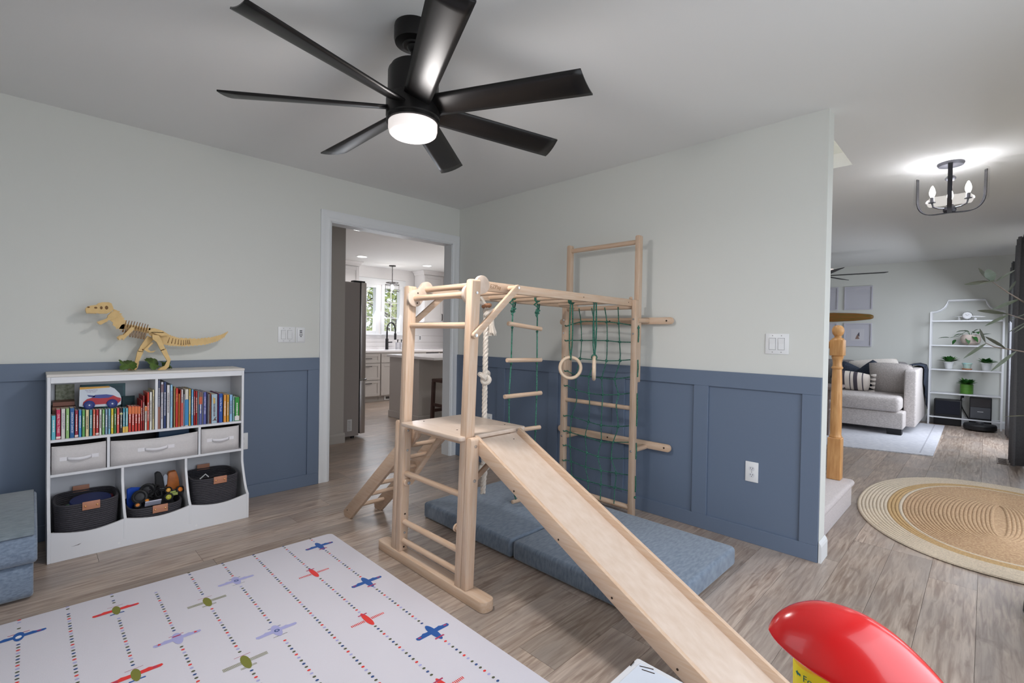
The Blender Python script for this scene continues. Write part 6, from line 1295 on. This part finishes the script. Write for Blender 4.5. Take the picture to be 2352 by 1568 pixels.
# curtains: folded panels
def curtain(x0, x1, z1, lab, ph=0, amp=.055, y=-3.985, nf=None):
    t = thing('curtain', lab, 'curtain', ((x0+x1)/2, y, .03), 'grey curtains by the living room window'); n = int((x1-x0)/.012); vs = []; nf = nf or (x1-x0)/.14
    for i in range(n+1):
        u = i/n; x = x0+(x1-x0)*u
        for j in range(7):
            v = j/6; f = sin(2*pi*nf*u+ph); f = math.copysign(abs(f)**.75, f); vs.append((x+.006*sin(9*v+3*u), y+amp*f*(.75+.25*v)+.006*sin(5*v+7*u), .028+(z1-.028)*(1-v)))
    o = build('panel', MB().grid(vs, n+1, 7), M['curtain'], t, smooth=80, recalc=False); o.modifiers.new('thickness', 'SOLIDIFY').thickness = .003
    build('rod', MB().cyl((x0-.05, y, z1+.01), (x1+.05, y, z1+.01), .011, 12), M['blackm'], t)
curtain(3.62, 4.28, 2.22, 'grey linen curtain panel nearest the camera at the right edge', .4)
curtain(5.55, 6.28, 2.22, 'grey linen curtain panel furthest away by the white shelf', 1.2, .05, -3.995)
fv = thing('floor_vent', 'brown floor vent beside the nearest curtain', 'vent', (3.95, -3.87, 0)); build('frame', MB().box(3.80, 4.13, -3.925, -3.845, .0005, .006), mk('vent_brown', C(110, 92, 78), .5), fv, bevel=.001)
for k in range(9): build('louvre', MB().box(3.825+.032*k, 3.835+.032*k, -3.915, -3.855, .006, .0075), M['hole'], fv, smooth=0)
# ================================================================== KITCHEN
fr = thing('refrigerator', 'grey and stainless french door refrigerator just inside the kitchen', 'refrigerator', (-.7, 1.7, 0))
build('body', MB().box(-1.09, -.365, 1.318, 2.22, .03, 1.768), M['fridge'], fr, bevel=.004)
for z0, z1 in ((.045, .655), (.672, 1.772)): build('door', MB().box(-.352, -.285, 1.318, 2.22, z0, z1), M['stainless'], fr, bevel=.008, segs=2)
build('door_gasket', MB().box(-.366, -.351, 1.33, 2.21, .05, 1.765), M['blackm'], fr, smooth=0); build('drawer_handle', MB().box(-.36, -.272, 1.312, 2.2, .655, .672), M['steel'], fr, bevel=.003); build('hinge_cover', MB().box(-.44, -.30, 1.325, 1.40, 1.768, 1.79), M['blackm'], fr, bevel=.004)
for y in (1.36, 2.15): build('foot', MB().cyl((-.42, y, 0), (-.42, y, .035), .02, 12), M['blackm'], fr)
lb = build('rating_label', MB().box(-.502, -.448, 1.3165, 1.318, .092, .222), mk('sticker', C(206, 204, 204), .6), fr, smooth=0)
for k in range(7): build('label_line', MB().box(-.496, -.460, 1.316, 1.3166, .104+.016*k, .109+.016*k), cmat((120, 116, 116)), fr, smooth=0)
CB = M['cab']; HB = M['blackm']
def shaker(x0, x1, z0, z1, y, par, m, nm, pull=None, w=.055):
    d = build(nm, MB().box(x0, x1, y-.012, y, z0, z1), m, par, smooth=0)
    fr_ = MB().box(x0, x0+w, y-.020, y-.012, z0, z1).box(x1-w, x1, y-.020, y-.012, z0, z1).box(x0+w, x1-w, y-.020, y-.012, z0, z0+w).box(x0+w, x1-w, y-.020, y-.012, z1-w, z1)
    build('door_frame' if nm == 'door' else 'drawer_frame', fr_, m, d, bevel=.0015, smooth=0)
    if pull:
        (a, b_) = pull; h_ = build('handle', MB().bar((a[0], y-.045, a[1]), (b_[0], y-.045, b_[1]), .010, .010).bar((a[0], y-.045, a[1]), (a[0], y-.018, a[1]), .008, .008).bar((b_[0], y-.045, b_[1]), (b_[0], y-.018, b_[1]), .008, .008), HB, d, smooth=0)
    return d
YF = 3.80
cb1 = thing('base_cabinet', 'grey shaker drawer cabinet under the kitchen window', 'cabinet', (1.08, 4.1, 0)); build('carcass', MB().box(.60, 1.322, YF, 4.39, .09, .86), CB, cb1, smooth=0); build('toe_kick', MB().box(.60, 1.322, YF+.06, 4.3, 0, .09), M['pantry'], cb1, smooth=0)
for z0, z1 in ((.680, .835), (.385, .668), (.105, .373)): shaker(.83, 1.312, z0, z1, YF, cb1, CB, 'drawer', ((1.00, (z0+z1)/2 if z1 > .8 else z1-.045), (1.14, (z0+z1)/2 if z1 > .8 else z1-.045)), .045)
cb2 = thing('base_cabinet', 'grey shaker sink cabinet beside the drawer cabinet', 'cabinet', (1.9, 4.1, 0)); build('carcass', MB().box(1.326, 2.60, YF, 4.39, .09, .86), CB, cb2, smooth=0); build('toe_kick', MB().box(1.326, 2.60, YF+.06, 4.3, 0, .09), M['pantry'], cb2, smooth=0)
shaker(1.335, 1.80, .680, .835, YF, cb2, CB, 'drawer', None, .045); shaker(1.335, 1.80, .105, .668, YF, cb2, CB, 'door', None)
shaker(1.81, 2.275, .680, .835, YF, cb2, CB, 'drawer', None, .045); shaker(1.81, 2.275, .105, .668, YF, cb2, CB, 'door', None); build('dark_gap', MB().box(2.29, 2.58, YF-.004, YF, .66, .85), mk('dishwasher_strip', C(70, 70, 74), .3), cb2, smooth=0)
t = thing('toe_vent', 'white vent grille in the cabinet toe kick', 'vent', (1.52, YF+.05, .02)); build('frame', MB().box(1.44, 1.64, YF+.052, YF+.0595, .010, .085), PLW, t, bevel=.001); build('opening', MB().box(1.47, 1.61, YF+.0515, YF+.052, .025, .07), mk('vent_dark', C(84, 80, 78), .6), t, smooth=0)
ct = thing('countertop', 'white quartz countertop along the kitchen window wall', 'countertop', (1.6, 4.1, .86)); build('slab', MB().box(.58, 3.19, YF-.03, 4.395, .8605, .897), M['counter'], ct, bevel=.003); build('upstand', MB().box(.6, 3.19, 4.378, 4.396, .897, .94), M['counter'], ct, bevel=.001)
fc = thing('faucet', 'black spring kitchen faucet under the window', 'faucet', (1.685, 4.2, .898))
build('base', MB().cyl((1.685, 4.2, .898), (1.685, 4.2, 1.10), .028, 18), HB, fc); build('riser', MB().cyl((1.685, 4.2, 1.10), (1.685, 4.2, 1.23), .016, 14), HB, fc)
build('spring_arc', MB().tube([(1.685+.085*(1-cos(pi*i/14)), 4.2-.01*i/14, 1.23+.17*sin(pi*i/14)**.8) for i in range(15)]+[(1.855, 4.19, 1.16)], .0125, 10), HB, fc); build('spray_head', MB().cyl((1.855, 4.19, 1.20), (1.855, 4.19, 1.08), .022, 14), HB, fc); build('lever', MB().cyl((1.69, 4.2, 1.03), (1.78, 4.17, 1.035), .011, 10), HB, fc)
for k, x in enumerate((1.915, 1.995)):
    t = thing('soap_bottle', ('left' if k == 0 else 'right')+' clear soap bottle with black pump beside the faucet', 'soap bottle', (x, 4.2, .898), 'soap bottles'); build('bottle', MB().prism(rrect(x-.033, x+.033, 4.167, 4.233, .01, 3), 'z', .8985, 1.03), mk('bottle_clear', C(226, 226, 230), .1, trans=.5), t, bevel=.004); build('pump', MB().cyl((x, 4.2, 1.03), (x, 4.2, 1.085), .009, 10).box(x-.012, x+.012, 4.16, 4.21, 1.07, 1.082), HB, t)
t = thing('wall_outlet', 'white outlet on the kitchen backsplash', 'outlet', (2.55, KY, 1.12)); build('cover_plate', MB().box(2.515, 2.585, KY-.009, KY-.0035, 1.06, 1.175), PLW, t, bevel=.002); build('socket', MB().box(2.535, 2.565, KY-.011, KY-.009, 1.08, 1.155), SHD, t, smooth=0)
CW = M['cabw']
def crown(x0, x1, y0, y1, par, left=True):
    pr_ = [(0, 2.355), (.012, 2.36), (.03, 2.40), (.055, 2.425), (.062, 2.438), (0, 2.438)]
    mb = MB(); vs = []
    xs = (x0, x1)
    for (d, z) in pr_: vs += [(x0-d*(1 if left else 0), y1, z), (x0-d*(1 if left else 0), y0-d, z), (x1+d, y0-d, z), (x1+d, y1, z)]
    n = len(pr_); mb.add(vs, [(i*4+j, i*4+j+1, ((i+1) % n)*4+j+1, ((i+1) % n)*4+j) for i in range(n) for j in range(3)]); return build('crown', mb, CW, par, smooth=0)
u1 = thing('upper_cabinet', 'white shaker upper cabinet right of the kitchen window', 'cabinet', (2.8, 4.2, 1.43)); build('carcass', MB().box(2.40, 3.18, 4.06, 4.39, 1.43, 2.36), CW, u1, smooth=0); crown(2.40, 3.18, 4.06, 4.39, u1)
shaker(2.405, 2.845, 1.44, 2.345, 4.06, u1, CW, 'door', ((2.815, 1.475), (2.815, 1.60))); shaker(2.855, 3.175, 1.44, 2.345, 4.06, u1, CW, 'door', ((2.885, 1.475), (2.885, 1.60)))
u2 = thing('upper_cabinet', 'white shaker upper cabinet left of the kitchen window above the refrigerator', 'cabinet', (.7, 4.2, 1.43)); build('carcass', MB().box(.40, 1.035, 4.06, 4.39, 1.43, 2.36), CW, u2, smooth=0); crown(.40, 1.035, 4.06, 4.39, u2); shaker(.41, 1.03, 1.44, 2.345, 4.06, u2, CW, 'door')
isl = thing('kitchen_island', 'grey kitchen island with white top and overhang seen through the doorway', 'kitchen island', (1.25, 2.0, 0))
build('cabinet', MB().box(.65, 1.95, 1.62, 2.36, 0, .862), CB, isl, smooth=0); build('island_top', MB().box(.615, 1.98, 1.24, 2.39, .8625, .897), M['counter'], isl, bevel=.004)
build('baseboard', MB().box(.638, 1.962, 1.608, 2.372, 0, .095), CB, isl, bevel=.004); build('corner_post', MB().box(.644, .70, 1.612, 1.67, .095, .862), CB, isl, bevel=.002)
sto = thing('bar_stool', 'dark espresso wood stool tucked at the kitchen island', 'stool', (.92, 1.25, 0)); DW = M['dkwood']
build('seat', MB().prism(rrect(.69, 1.12, 1.08, 1.40, .02, 3), 'z', .575, .615), DW, sto, bevel=.008, segs=2)
for x, y in ((.715, 1.375), (1.095, 1.375), (.715, 1.105), (1.095, 1.105)): build('leg', MB().bar((x+(-.02 if x < .9 else .02), y, 0), (x, y, .575), .042, .042), DW, sto, bevel=.003)
for y in (1.375, 1.105): build('stretcher', MB().bar((.70, y, .20), (1.11, y, .20), .022, .04), DW, sto, bevel=.002)
for x in (.70, 1.11): build('stretcher', MB().bar((x, 1.105, .28), (x, 1.375, .28), .022, .04), DW, sto, bevel=.002)
pn = thing('pendant_light', 'small caged glass pendant lamp over the kitchen sink', 'pendant lamp', (1.66, 4.0, 2.44)); DK = mk('dark_bronze', C(48, 44, 42), .4, .6)
build('canopy', MB().lathe([(0, 2.44), (.062, 2.44), (.062, 2.425), (.02, 2.418), (0, 2.418)], (1.66, 4.0, 0), 24), DK, pn)
mb = MB()
for k in range(6): mb.torus((1.66, 4.0, 2.405-.022*k), .010, .0028, (1, 0, 0) if k % 2 else (0, 1, 0), 12, 5)
build('chain', mb, DK, pn); build('stem', MB().cyl((1.66, 4.0, 2.29), (1.66, 4.0, 2.12), .006, 10), DK, pn)
mb = MB()
for z in (2.125, 2.085, 1.965): mb.torus((1.66, 4.0, z), .110 if z > 2.1 else .122, .005, (0, 0, 1), 28, 6)
for k in range(4): a = pi/4+pi/2*k; mb.cyl((1.66+.122*cos(a), 4.0+.122*sin(a), 1.95), (1.66+.122*cos(a), 4.0+.122*sin(a), 2.10), .004, 6)
mb.bar((1.55, 4.0, 2.122), (1.77, 4.0, 2.122), .008, .006); mb.bar((1.66, 3.89, 2.122), (1.66, 4.11, 2.122), .008, .006)
build('cage', mb, DK, pn); build('glass_shade', MB().lathe([(.098, 2.115), (.098, 1.945), (.095, 1.945), (.095, 2.115), (.098, 2.115)], (1.66, 4.0, 0), 30, caps=False), M['glass'], pn, smooth=60)
build('bulb', MB().ball((1.66, 4.0, 2.04), (.034, .034, .048)), BULB, pn); point('pendant_lamp', (1.66, 3.93, 1.96), 6, (1, .96, .93), .04)
RL = mk('downlight_disc', C(255, 252, 248), .4, emit=(1, .97, .95, 1), estr=6)
for k, (x, y) in enumerate(((-.232, 1.616), (.789, 3.487), (2.071, 3.498), (2.0, 2.0))):
    t = thing('recessed_light', ['recessed ceiling light just inside the doorway, nearest', 'recessed ceiling light left of the pendant', 'recessed ceiling light right of the pendant', 'recessed ceiling light over the island'][k], 'recessed light', (x, y, 2.44), 'recessed kitchen lights')
    build('trim_ring', MB().lathe([(.095, 2.4395), (.094, 2.434), (.076, 2.434), (.075, 2.4395)], (x, y, 0), 30, caps=False), M['trim'], t); build('lens', MB().lathe([(0, 2.4365), (.076, 2.4365), (.076, 2.4395), (0, 2.4395)], (x, y, 0), 30), RL, t); spot('downlight', (x, y, 2.42), 16, (1, .94, .92), 150, .06)
# trees outside the kitchen window
BARK = mk('tree_bark', C(96, 86, 76), .95); FOL = [mk('tree_leaves_%d' % k, c_, .8) for k, c_ in enumerate((C(148, 168, 92), C(112, 138, 76), C(176, 186, 120)))]
for k, (x, y, h_) in enumerate(((2.4, 8.0, 5.5), (4.3, 10.4, 6.5), (5.6, 8.2, 5.0), (3.0, 12.8, 7.5), (6.9, 12.4, 7.0), (3.4, 6.4, 2.6))):
    rr = random.Random(k+70); t = thing('tree', ['tree nearest the kitchen window, left', 'slim tree in the middle of the kitchen window view', 'tree at the right in the kitchen window view', 'tall tree far behind the left kitchen window', 'tall tree far behind the right kitchen window', 'low shrub tree close to the right kitchen window'][k], 'tree', (x, y, -.4))
    mb = MB().tube([(x, y, -.4), (x+.1, y, h_*.4), (x-.05, y+.1, h_*.8)], [.10, .08, .03], 8)
    for q in range(9): a = rr.uniform(0, 6.28); z = h_*rr.uniform(.2, .7); mb.tube([(x, y, z), (x+cos(a)*.6, y+sin(a)*.6, z+.4), (x+cos(a)*1.3, y+sin(a)*1.3, z+.7)], [.035, .02, .008], 5)
    build('trunk', mb, BARK, t)
    mb = MB()
    for q in range(1500):
        a = rr.uniform(0, 6.28); r = 1.15*rr.random()**.5; z = h_*rr.uniform(.06, 1.0); c_ = V((x+cos(a)*r, y+sin(a)*r, z)); d1 = V((rr.uniform(-1, 1), rr.uniform(-1, 1), rr.uniform(-1, 1))).normalized(); d2 = d1.orthogonal().normalized(); s_ = rr.uniform(.05, .11)
        mb.add([c_-d1*s_, c_+d2*s_*.55, c_+d1*s_, c_-d2*s_*.55], [(0, 1, 2, 3)])
    o = build('foliage', mb, FOL[k % 3], t, smooth=0, recalc=False); o['kind'] = 'stuff'
